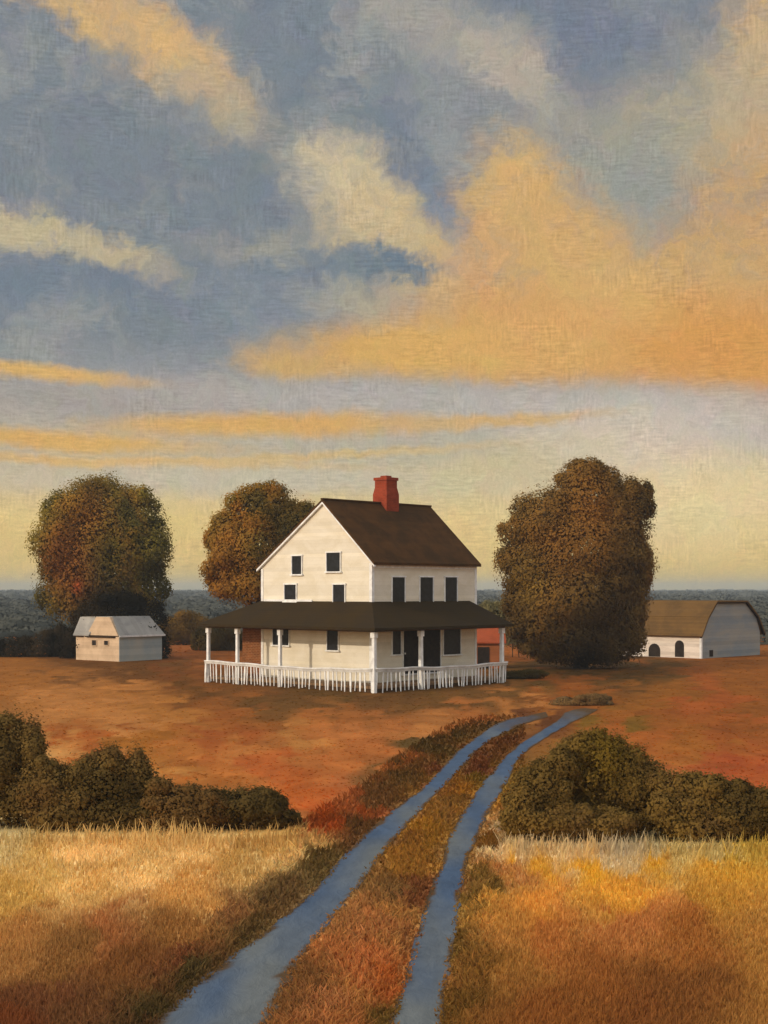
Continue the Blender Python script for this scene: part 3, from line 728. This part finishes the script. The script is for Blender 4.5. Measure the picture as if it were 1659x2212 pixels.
for i, (label, lobes, n) in enumerate([
    ('olive shrub nearest the track at the left end of the right thicket', [(1150, 1745, 62, 60), (1180, 1700, 50, 55), (1115, 1775, 34, 34), (1140, 1690, 26, 28), (1190, 1770, 80, 36), (1210, 1660, 36, 44)], 3800),
    ('tallest mounded olive shrub of the right thicket, in its middle', [(1290, 1690, 95, 95), (1250, 1660, 60, 60), (1340, 1700, 80, 90), (1380, 1740, 60, 65), (1290, 1630, 55, 50), (1230, 1710, 60, 60)], 7500),
    ('low rounded brown shrub in front of the tallest right shrub', [(1250, 1775, 60, 32), (1310, 1780, 60, 32), (1210, 1765, 40, 32)], 2800),
    ('broad brown olive shrub right of the tallest mounded shrub', [(1480, 1755, 80, 60), (1440, 1725, 50, 55), (1540, 1745, 66, 62), (1500, 1715, 50, 44), (1500, 1780, 110, 30)], 4400),
    ('dark brown shrub at the right frame edge behind the golden grass', [(1620, 1760, 65, 55), (1690, 1755, 70, 60), (1590, 1725, 40, 35)], 4200)]):
    plant('shrub', label, 'shrub', lobes[0][0], dr + (.1, .9, -.1, .4, .2)[i], lobes, n, .15, [(70, 56, 30), (86, 68, 36), (102, 80, 40), (84, 64, 38)], 220 + i, part='foliage', fringe=.16, spread=1.6, rough=.5, group='shrubs right of the track', gain=.70,
          patches=[(1300, 1630, 60, (96, 76, 28))] if i == 1 else ())
# small growth round the house and the shed
DK = [(38, 32, 24), (48, 40, 30), (58, 46, 32)]
plant('bush', 'black green bush wrapped round the back of the small beige shed', 'bush', 255, 96.5,
      [(190, 1362, 44, 60), (250, 1326, 84, 42), (318, 1338, 46, 48), (345, 1400, 24, 40), (150, 1395, 28, 45), (265, 1390, 90, 50)], 5200, .28, [(34, 28, 20), (44, 36, 26), (54, 42, 28)], 301, part='foliage', fringe=.1, gain=.42)
plant('bush', 'long dark hedge bush left of the shed at the field edge', 'bush', 80, 99,
      [(30, 1410, 50, 38), (95, 1405, 45, 42), (140, 1400, 30, 48), (-40, 1412, 50, 36)], 4200, .28, DK, 302, part='foliage', fringe=.1, gain=.55)
plant('bush', 'rounded ochre bush between the shed and the porch', 'bush', 405, 132,
      [(400, 1362, 56, 38), (380, 1375, 40, 32), (438, 1374, 36, 24)], 2600, .34, [(76, 56, 24), (92, 68, 28), (104, 76, 30)], 303, part='foliage', gain=.6)
plant('bush', 'dark olive bush behind the left porch column', 'bush', 470, 110,
      [(470, 1385, 40, 45), (500, 1395, 26, 45), (440, 1390, 25, 34)], 2600, .3, [(54, 44, 26), (66, 54, 30), (78, 62, 32)], 304, part='foliage', gain=.7)
plant('bush', 'grey green bush between the right gable end and the big dark tree', 'bush', 1080, 98,
      [(1075, 1345, 40, 45), (1110, 1330, 34, 55), (1120, 1370, 40, 32), (1050, 1330, 22, 30)], 2800, .3, [(70, 64, 46), (84, 78, 56), (92, 84, 58)], 305, part='foliage')
plant('bush', 'low dark bush at the foot of the right porch column', 'bush', 1120, 74.5,
      [(1115, 1459, 36, 11), (1150, 1456, 30, 11), (1092, 1461, 20, 9)], 1500, .2, [(56, 46, 24), (72, 58, 30)], 306, part='foliage', gain=.8)
plant('bush', 'low brown mound of weeds at the far end of the wheel tracks', 'bush', 1270, 57.5,
      [(1275, 1515, 38, 17), (1225, 1520, 40, 12), (1300, 1513, 22, 15)], 2200, .14, [(74, 56, 36), (90, 68, 42), (70, 60, 46)], 307, part='foliage', fringe=.06)

# ------------------------------------------------------------------ farmhouse
A = R(42)
V_ = Vector((math.sin(A), math.cos(A))); U_ = Vector((-math.cos(A), math.sin(A)))
HX, HY = -0.57, 66.2
SL, GW = 7.9, 7.56           # side wall and gable wall
def house():
    root = thing('farmhouse', 'white two storey farmhouse with brown gable roof, red chimney and wraparound porch', 'house', (HX, HY, 0), math.pi / 2 - A)
    EZ, EZL, RZ, RY = 6.06, 5.86, 8.92, 3.15
    T = .0
    b = MB()
    b.prism([(0, 0, 0), (0, GW, 0), (0, GW, EZL), (0, RY, RZ), (0, 0, EZ)], (SL, 0, 0))
    b.build('wall', M['siding'], root)
    # corner boards, base line and frieze
    for bb in ((-.03, -.03, .32, .14, .14, EZ - .1), (SL - .12, -.03, .32, SL + .03, .12, EZ - .1), (-.03, GW - .12, .32, .12, GW + .03, EZL - .1)):
        b = MB(); b.box(*bb); b.build('corner_board', M['trim'], root)
    b = MB(); b.box(.14, -.035, EZ - .32, SL - .12, -.001, EZ - .14); b.build('frieze_board', M['trim'], root)
    # roof: two slabs with a small overhang
    b = MB(); ov, oe, th = .14, .26, .13
    sR = (RZ - EZ) / RY; sL = (RZ - EZL) / (GW - RY)
    up = .05
    def slab(y0, z0, y1, z1):
        b.hexa([(-ov, y0, z0), (SL + .1, y0, z0), (SL + .1, y1, z1), (-ov, y1, z1)],
               [(-ov, y0, z0 + th), (SL + .1, y0, z0 + th), (SL + .1, y1, z1 + th), (-ov, y1, z1 + th)])
    slab(-oe, EZ - oe * sR + up, RY - .002, RZ + up)
    slab(RY + .002, RZ + up, GW + oe, EZL - oe * sL + up)
    b.box(-ov - .01, RY - .09, RZ + up + th - .03, SL + .11, RY + .09, RZ + up + th + .05)
    roof = b.build('roof', M['shingle'], root)
    # barge boards on the gable, white on its right slope and blue grey in shade on the left
    b = MB()
    for (y0, z0, y1, z1) in ((-oe, EZ - oe * sR, RY, RZ), (RY, RZ, GW + oe, EZL - oe * sL)):
        b.hexa([(-ov + .0, y0, z0 - .05), (-.02, y0, z0 - .05), (-.02, y1, z1 - .05), (-ov + .0, y1, z1 - .05)],
               [(-ov + .0, y0, z0 + up - .004), (-.02, y0, z0 + up - .004), (-.02, y1, z1 + up - .004), (-ov + .0, y1, z1 + up - .004)])
    b.build('barge_board', M['trim'], roof)
    # chimney on the ridge, slightly swollen, with a cap course and flue
    cx, cy, w = 4.5, RY + .0, .42
    b = MB()
    rings = [(7.9, .40), (8.75, .47), (9.55, .47), (9.9, .40), (10.25, .40)]
    for (z0, r0), (z1, r1) in zip(rings, rings[1:]):
        b.hexa([(cx - r0, cy - r0, z0), (cx + r0, cy - r0, z0), (cx + r0, cy + r0, z0), (cx - r0, cy + r0, z0)],
               [(cx - r1, cy - r1, z1), (cx + r1, cy - r1, z1), (cx + r1, cy + r1, z1), (cx - r1, cy + r1, z1)])
    b.box(cx - .45, cy - .45, 10.253, cx + .45, cy + .45, 10.40)
    b.box(cx - .2, cy - .2, 10.402, cx + .2, cy + .2, 10.5)
    b.build('chimney', M['chimney'], roof)
    # windows. on the gable: plane x = 0 facing -x, position along y; on the side: plane y = 0 facing -y
    def window(face, p, z, w, h, label=None, frame=.045, door=False):
        def bx(mb, a0, a1, z0, z1, o0, o1):
            if face == 'gable': mb.box(-o1, a0, z0, -o0, a1, z1)
            else: mb.box(a0, -o1, z0, a1, -o0, z1)
        f = MB(); a0, a1 = p - w / 2, p + w / 2; w *= 1.08; a0, a1 = p - w / 2, p + w / 2; z0, z1 = z - h / 2 - .03, z + h / 2; t = frame
        bx(f, a0 - t, a0, z0, z1, .0, .07); bx(f, a1, a1 + t, z0, z1, .0, .07)
        bx(f, a0 - t - .03, a1 + t + .03, z1, z1 + t * 1.5, .0, .085)
        if not door:
            pass
        o = f.build('door' if door else 'window', M['trim'], root)
        if label: o['label'] = label
        g_ = MB(); bx(g_, a0, a1, z0, z1, .0, .026)
        g_.build('door_leaf' if door else 'pane', M['door'] if door else M['pane'], o)
        s = MB(); bx(s, a0 - t - .05, a1 + t + .05, z0 - .07, z0, .0, .12); s.build('sill', M['trim'], o)
        if door:
            k = MB(); bx(k, a0 + .08, a0 + .14, z0 + .95, z0 + 1.03, .027, .08); k.build('handle', M['trim'], o)
        return o
    def gy(x): # raster x -> distance along the gable wall
        lo, hi = 0.0, GW
        for _ in range(40):
            m = (lo + hi) / 2; P = Vector((HX, HY)) + U_ * m
            if CX + F * P.x / P.y > x: lo = m
            else: hi = m
        return lo
    def sx(x):
        lo, hi = 0.0, 12.0
        for _ in range(40):
            m = (lo + hi) / 2; P = Vector((HX, HY)) + V_ * m
            if CX + F * P.x / P.y < x: lo = m
            else: hi = m
        return lo
    def zat(y, dirv, m):
        P = Vector((HX, HY)) + dirv * m; return EYE - (y - HZ) / F * P.y
    def win(face, x0, x1, y0, y1, **kw):
        fn, dv = (gy, U_) if face == 'gable' else (sx, V_)
        p0, p1 = sorted((fn(x0), fn(x1))); p = (p0 + p1) / 2
        za, zb = zat(y1, dv, p), zat(y0, dv, p)
        return window(face, p, (za + zb) / 2, p1 - p0, zb - za, **kw)
    win('gable', 633, 652, 1201, 1239); win('gable', 708, 735, 1194, 1233)
    win('gable', 617, 640, 1263, 1298); win('gable', 722, 745, 1263, 1303)
    for x0, x1 in ((847, 872), (907, 933), (961, 985)): win('side', x0, x1, 1247, 1301)
    win('gable', 592, 624, 1353, 1392); win('gable', 709, 731, 1353, 1403)
    win('side', 847, 864, 1356, 1412); win('side', 958, 992, 1356, 1412)
    win('side', 873, 947, 1352, 1452, door=True, label='wide dark front door on the shaded side')
    # brick room under the back left of the porch
    b = MB(); b.box(.04, GW + .001, 0, 4.5, GW + 1.5, 2.9)
    b.build('brick_room', M['brick'], root)
    # porch: floor, roof wrapped round three sides, columns, railing
    PD, PL, PR = 1.6, GW + 2.3, SL + .2
    FZ = .30
    b = MB()
    b.box(-PD, -PD, FZ - .12, PR, -.002, FZ); b.box(-PD, .0, FZ - .12, -.002, PL, FZ); b.box(.0, GW + 1.502, FZ - .12, 5, PL, FZ)
    b.build('porch_floor', M['deck'], root)
    b = MB()
    b.box(-PD + .10, -PD + .10, 0, PR - .05, -PD + .16, FZ - .125); b.box(-PD + .10, -PD + .165, 0, -PD + .16, PL - .05, FZ - .125)
    b.build('porch_skirt', M['skirt'], root)
    zo, zi, o = 2.84, 4.02, .38
    e = -PD - o
    XR, YL = PR + o, PL + o
    b = MB()
    def quad_slab(p, th=.12):
        b.hexa([Vector(q) for q in p], [Vector(q) + Vector((0, 0, th)) for q in p])
    E = .012
    quad_slab([(e, e, zo), (XR, e, zo), (SL - .55, -E, zi), (-E, -E, zi)])
    quad_slab([(e, e, zo), (-E, -E, zi), (-E, GW + E, zi), (e, YL, zo)])
    quad_slab([(e, YL, zo), (-E, GW + E, zi), (5.2, GW + E, zi), (5.2, YL, zo)])
    # hipped right end
    quad_slab([(XR, e, zo), (XR, .0, zo), (SL + E, .0, zo + 1.0), (SL - .55, -E, zi)])
    pr = b.build('porch_roof', M['porch_shingle'], root)
    # fascia under the porch eaves
    b = MB()
    b.box(-PD - .06, -PD - .06, zo - .06, PR + .06, -PD + .06, zo + .10)
    b.box(-PD - .06, -PD + .062, zo - .06, -PD + .06, PL + .06, zo + .10)
    b.build('porch_beam', M['skirt'], root)
    # white sill line where porch roof meets the gable
    b = MB(); b.box(-.07, GW * .52, zi + .10, -.001, GW - .2, zi + .2); b.build('flashing', M['trim'], root)
    def edge(x, side):
        """place on the porch edge seen at raster x"""
        lo, hi = -PD, 14.0
        for _ in range(40):
            m = (lo + hi) / 2
            P = Vector((HX, HY)) + (U_ * m - V_ * PD if side == 'gable' else V_ * m - U_ * PD)
            q = CX + F * P.x / P.y
            if (q > x) == (side == 'gable'): lo = m
            else: hi = m
        return lo
    def column(x, y, r=.10):
        b = MB(); g_ = random.Random(int(x * 100 + y * 10))
        b.hexa([(x - r, y - r, .0), (x + r, y - r, .0), (x + r, y + r, .0), (x - r, y + r, .0)],
               [(x - r * .85, y - r * .85, 2.5), (x + r * .85, y - r * .85, 2.5), (x + r * .85, y + r * .85, 2.5), (x - r * .85, y + r * .85, 2.5)])
        b.box(x - r * 1.3, y - r * 1.3, 2.502, x + r * 1.3, y + r * 1.3, zo - .062)
        b.build('porch_column', M['trim'], root, bevel=.012)
    cr = -PD
    for x in (449, 513, 605): column(cr, min(edge(x, 'gable'), PL - .05), .085)
    column(cr, cr, .10)
    for x in (909, 1084): column(min(edge(x, 'side'), PR - .05), cr, .095)
    # railing: a bowed rail rounding the front corner, with loose uneven pickets down to the grass
    rz = 1.02; off = -PD - .18; rc = .55
    path = [(off, y) for y in np.linspace(PL, off + rc, 22)]
    path += [(off + rc - rc * math.cos(q), off + rc - rc * math.sin(q)) for q in np.linspace(0, math.pi / 2, 7)[1:-1]]
    path += [(x, off) for x in np.linspace(off + rc, PR + .06, 18)]
    path = np.array(path); dl_ = np.concatenate([[0], np.cumsum(np.hypot(*np.diff(path, axis=0).T))])
    def along(s_):
        return np.interp(s_, dl_, path[:, 0]), np.interp(s_, dl_, path[:, 1])
    def sag(s_):
        return .05 * math.sin(s_ * .55 + 1.2) + .018 * math.sin(s_ * 2.3)
    def ribbon(z0, z1, hw):
        b = MB(); n = len(path); tan = np.gradient(path, axis=0); tan /= np.linalg.norm(tan, axis=1)[:, None]
        for k in range(n):
            nx, ny = -tan[k, 1] * hw, tan[k, 0] * hw; x, y = path[k]; g0 = sag(dl_[k])
            b.v += [(x + nx, y + ny, z0 + g0), (x - nx, y - ny, z0 + g0), (x - nx, y - ny, z1 + g0), (x + nx, y + ny, z1 + g0)]
        for k in range(n - 1):
            i = 4 * k
            for q in range(4): b.f.append((i + q, i + (q + 1) % 4, i + 4 + (q + 1) % 4, i + 4 + q))
        b.f.append((0, 1, 2, 3)); b.f.append((4 * n - 1, 4 * n - 2, 4 * n - 3, 4 * n - 4))
        return b
    rail = ribbon(rz - .12, rz + .0, .04).build('porch_railing', M['rail'], root)
    ribbon(rz + .002, rz + .055, .075).build('rail_cap', M['trim'], rail)
    g_ = random.Random(5)
    s_ = .05
    while s_ < dl_[-1]:
        x, y = along(s_); x2, y2 = along(min(s_ + .05, dl_[-1])); x1, y1 = along(max(s_ - .05, 0))
        tx, ty = x2 - x1, y2 - y1; m_ = math.hypot(tx, ty) or 1; tx /= m_; ty /= m_
        w = g_.choice((.026, .03, .036, .042, .06)); z0 = g_.uniform(-.05, .10); lean = g_.gauss(0, .045); t_ = .016; top = rz - .122 + sag(s_)
        def c(w_, z, o_):
            return [(x + tx * (o_ + a_ * w_) - ty * b_ * t_, y + ty * (o_ + a_ * w_) + tx * b_ * t_, z) for a_, b_ in ((-1, -1), (1, -1), (1, 1), (-1, 1))]
        b = MB(); b.hexa(c(w * .5, z0, lean), c(w, .46, lean * .5)); b.hexa(c(w, .462, lean * .5), c(w * .85, top, 0))
        b.build('picket', M['trim'], rail)
        s_ += g_.choice((.17, .22, .26, .31, .36))
    # slatted kick boards set behind the pickets on the left run
    return root
house()

# ------------------------------------------------------------------ beige shed on the left
def shed():
    d = 92.0; k = d / F
    a = R(38)
    X0 = wx(257, d)
    root = thing('shed', 'small beige shed with grey tin roofs and a clipped front gable, below the left tree', 'shed', (X0, d, 0), math.pi / 2 - a)
    W, S = 4.3, 3.75     # front (local y) and side (local x)
    ez, rz_ = 1.62, 2.92
    b = MB()
    yl = W * .74
    b.prism([(0, 0, 0), (0, W, 0), (0, W, ez), (0, 0, ez)], (S, 0, 0))
    b.build('wall', M['beige'], root)
    # the right side is blue grey
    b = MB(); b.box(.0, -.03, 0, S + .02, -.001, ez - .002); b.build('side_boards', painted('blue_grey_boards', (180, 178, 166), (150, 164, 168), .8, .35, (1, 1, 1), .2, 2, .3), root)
    # clipped gable over the front
    b = MB()
    b.prism([(-.02, .05, ez + .06), (-.02, yl, ez + .06), (-.02, yl * .70, rz_ - .02), (-.02, yl * .28, rz_ - .02)], (.25, 0, 0))
    b.build('front_gable', M['beige'], root)
    # main roof with its ridge running back along the side, and the lower left wing roof
    b = MB()
    b.hexa([(-.12, -.16, ez + .0), (S + .18, -.16, ez), (S - .2, yl * .30, rz_ - .06), (.235, yl * .30, rz_ - .06)],
           [(-.12, -.16, ez + .07), (S + .18, -.16, ez + .07), (S - .2, yl * .30, rz_ + .01), (.235, yl * .30, rz_ + .01)])
    b.hexa([(.235, yl * .302, rz_ - .06), (S - .2, yl * .302, rz_ - .06), (S - .2, W, rz_ - .10), (.5, W, rz_ - .10)],
           [(.235, yl * .302, rz_ + .01), (S - .2, yl * .302, rz_ + .01), (S - .2, W, rz_ - .03), (.5, W, rz_ - .03)])
    b.hexa([(-.13, yl - .3, ez + .005), (.45, yl * .68, rz_ - .09), (.45, W + .1, rz_ - .12), (-.13, W + .15, ez + .005)],
           [(-.13, yl - .3, ez + .07), (.45, yl * .68, rz_ - .02), (.45, W + .1, rz_ - .05), (-.13, W + .15, ez + .07)])
    b.prism([(S + .0, -.1, ez), (S + .0, W, ez), (S - .22, W, rz_ - .12), (S - .22, yl * .3, rz_ - .07)], (-.06, 0, 0))
    b.build('roof', M['grey_roof'], root)
    b = MB(); b.box(-.14, .35, ez - .07, -.002, yl + .05, ez + .0); b.box(-.14, yl + .35, ez - .06, -.002, W + .1, ez + .0)
    b.build('eave_strip', M['dark_trim'], root)  # dark strip along the front eaves
    b = MB(); b.box(-.1, -.2, ez - .03, S + .18, -.165, ez + .085); b.build('gutter', M['trim'], root)
    for (y, z, w, h) in ((2.42, 1.18, .42, .34), (1.22, 1.20, .40, .28)):
        f = MB(); f.box(-.05, y - w / 2 - .05, z - h / 2 - .05, -.001, y - w / 2, z + h / 2 + .05); f.box(-.05, y + w / 2, z - h / 2 - .05, -.001, y + w / 2 + .05, z + h / 2 + .05)
        f.box(-.05, y - w / 2, z + h / 2, -.001, y + w / 2, z + h / 2 + .05); f.box(-.06, y - w / 2, z - h / 2 - .05, -.001, y + w / 2, z - h / 2)
        o = f.build('window', M['beige'], root)
        g_ = MB(); g_.box(-.02, y - w / 2, z - h / 2, -.001, y + w / 2, z + h / 2); g_.build('pane', M['door'], o)
shed()

# ------------------------------------------------------------------ barn on the right
def barn():
    d = 96.0
    a = R(44)
    X0 = wx(1515, d)
    # corner nearest the viewer; local y runs along the white long side (to the left), local x along the gable greyed for shade
    root = thing('barn', 'low white barn with tan gambrel roof and gable end coloured grey for shade at the right frame edge', 'barn', (X0, d, 0), math.pi / 2 - a)
    W, L = 7.9, 7.4
    ez = 1.70
    prof = [(0, 0), (W, 0), (W, ez), (W - .55, 2.75), (W * .73, 3.82), (W * .22, 3.82), (.62, 2.75), (0, ez)]
    b = MB(); b.prism([(x, 0, z) for x, z in prof], (0, L, 0)); b.build('wall', M['barn_white'], root)
    b = MB(); b.prism([(x, -.03, z) for x, z in prof], (0, .028, 0)); b.build('gable', M['barn_shade'], root)
    b = MB(); ov = .25
    def slab(p, q, th=.1):
        n = Vector((-(q[1] - p[1]), 0, q[0] - p[0])).normalized() * th
        if n.z < 0: n = -n
        b.hexa([(p[0], -ov, p[1]), (q[0], -ov, q[1]), (q[0], L + ov, q[1]), (p[0], L + ov, p[1])],
               [(p[0] + n.x, -ov, p[1] + n.z), (q[0] + n.x, -ov, q[1] + n.z), (q[0] + n.x, L + ov, q[1] + n.z), (p[0] + n.x, L + ov, p[1] + n.z)])
    g_ = .012
    slab((-.26, ez - .22), (.62 - g_, 2.76)); slab((.62, 2.765), (W * .22 - g_, 3.83)); slab((W * .22, 3.835), (W * .73, 3.835)); slab((W * .73 + g_, 3.83), (W - .55, 2.765)); slab((W - .55 + g_, 2.76), (W + .4, ez - .25))
    b.build('roof', M['barn_roof'], root)
    b = MB()
    for p, q in (((-.26, ez - .30), (.62, 2.68)), ((.62, 2.69), (W * .22, 3.76)), ((W * .22, 3.75), (W * .73, 3.75)), ((W * .73, 3.76), (W - .55, 2.69)), ((W - .55, 2.68), (W + .4, ez - .33))):
        b.hexa([(p[0], -ov + .03, p[1]), (q[0], -ov + .03, q[1]), (q[0], -.05, q[1]), (p[0], -.05, p[1])],
               [(p[0], -ov + .03, p[1] + .07), (q[0], -ov + .03, q[1] + .07), (q[0], -.05, q[1] + .07), (p[0], -.05, p[1] + .07)])
    b.build('barge_board', M['dark_trim'], root)
    def arch(y, z0, w, h, name):
        ring = [(-.02, y - w / 2, z0), (-.02, y + w / 2, z0)]
        for q in range(9):
            t = math.pi * q / 8
            ring.append((-.02, y + math.cos(t) * w / 2, z0 + h - w * .5 + math.sin(t) * w * .5))
        m = MB(); m.prism(ring, (.019, 0, 0)); o = m.build(name, M['door'], root)
        return o
    arch(3.75, .02, .95, .92, 'doorway'); arch(1.72, .06, .72, 1.15, 'doorway')
    f = MB(); f.box(-.03, 4.7, .95, -.001, 5.3, 1.3); f.build('window', M['door'], root)
    b = MB(); b.box(-.04, -.035, 0, .12, .12, ez - .05); b.build('corner_board', M['trim'], root)
    b = MB(); b.box(1.0, -.05, .1, 1.45, -.031, .55); b.build('hatch', M['dark_trim'], root)
barn()

# small rust coloured shed seen through the right end of the porch
def rust_shed():
    d = 84.0
    root = thing('shed', 'small rust brown shed with orange red roof behind the right end of the porch', 'shed', (wx(1046, d), d, -.02), 0)
    w, dp = 1.15, 2.2
    b = MB(); b.prism([(-w, 0, 0), (w, 0, 0), (w, 0, 1.55), (-w, 0, 1.55)], (0, dp, 0)); b.build('wall', M['rust'], root)
    b = MB(); b.hexa([(-w - .15, -.2, 1.52), (w + .15, -.2, 1.52), (w + .15, dp / 2, 2.35), (-w - .15, dp / 2, 2.35)], [(-w - .15, -.2, 1.60), (w + .15, -.2, 1.60), (w + .15, dp / 2, 2.43), (-w - .15, dp / 2, 2.43)])
    b.hexa([(-w - .15, dp / 2 + .01, 2.35), (w + .15, dp / 2 + .01, 2.35), (w + .15, dp + .2, 1.52), (-w - .15, dp + .2, 1.52)], [(-w - .15, dp / 2 + .01, 2.43), (w + .15, dp / 2 + .01, 2.43), (w + .15, dp + .2, 1.60), (-w - .15, dp + .2, 1.60)])
    b.build('roof', M['rust_roof'], root)
    b = MB(); b.box(-.4, -.03, .02, .3, -.001, 1.3); b.build('door', M['door'], root)
rust_shed()

# ------------------------------------------------------------------ far woods, one mass of canopy to the horizon
def woods():
    g = np.random.default_rng(71)
    Vs, Cs, Ds = [], [], []
    for (y0, y1, n, per, r0, size) in ((150, 330, 900, 420, 3.8, .6), (330, 900, 1700, 130, 5.5, 1.4), (900, 3200, 2600, 36, 12, 4.5)):
        Y = 1 / g.uniform(1 / y1, 1 / y0, n); X = g.uniform(-.55, .55, n) * Y
        base = np.interp(Y, [150, 260, 700, 2000], [-1.4, -5, -8, -8])
        top = np.interp(Y, [150, 200, 300, 700, 1500, 3200], [0.2, 0.9, 1.8, 3.4, 4.2, 6.0]) + g.normal(0, .5, n) * np.interp(Y, [150, 3200], [.7, 2.2])
        r = r0 * g.uniform(.7, 1.3, n)
        hue = g.uniform(.3, .7, (n, 1))
        c0 = np.array(lin((70, 72, 66))) * (1 - hue) + np.array(lin((82, 80, 70))) * hue
        k = np.repeat(np.arange(n), per); m = len(k)
        d = g.normal(size=(m, 3)); d /= np.linalg.norm(d, axis=1)[:, None]; d[:, 2] = np.abs(d[:, 2]) * 1.0 - .25
        hh = (top - base)[k]
        p = np.stack([X[k] + d[:, 0] * r[k], Y[k] + d[:, 1] * r[k], top[k] - hh * .45 + d[:, 2] * hh * .45], -1)
        s = size * g.uniform(.6, 1.3, m)
        nr = d + g.normal(size=(m, 3)) * .2; nr /= np.linalg.norm(nr, axis=1)[:, None]
        t = np.cross(nr, g.normal(size=(m, 3))); t /= np.linalg.norm(t, axis=1)[:, None]; b = np.cross(nr, t)
        V = np.empty((m, 4, 3))
        V[:, 0] = p - t * s[:, None] * .6; V[:, 1] = p - b * s[:, None] * .45; V[:, 2] = p + t * s[:, None] * .6; V[:, 3] = p + b * s[:, None] * .45
        Ds.append(np.repeat(d, 4, 0)); Vs.append(V.reshape(-1, 3)); Cs.append(np.repeat(c0[k] * np.clip(g.normal(1, .05, (m, 1)), .6, 1.4), 4, 0))
    V = np.concatenate(Vs); C = np.concatenate(Cs)
    tag(mesh_np('far_woods', V, np.arange(len(V)).reshape(-1, 4), C, M['woods'], puff=np.concatenate(Ds)), 'blue grey woodland stretching to the horizon behind the farm', 'woods', kind='stuff')
woods()

# ------------------------------------------------------------------ haze
def haze():
    m = bpy.data.materials.new('pale_haze'); m.use_nodes = True
    nt = NT(m.node_tree); nt.n.clear()
    out = nt.new('ShaderNodeOutputMaterial'); v = nt.new('ShaderNodeVolumePrincipled')
    v.inputs['Color'].default_value = (0.66, 0.74, 0.78, 1); v.inputs['Density'].default_value = 0.00042
    v.inputs['Anisotropy'].default_value = 0.0
    nt.l.new(v.outputs[0], out.inputs['Volume'])
    b = MB(); b.box(-2600, -60, -10, 2600, 3600, 20)
    tag(b.build('haze', m), kind='stuff')
haze()
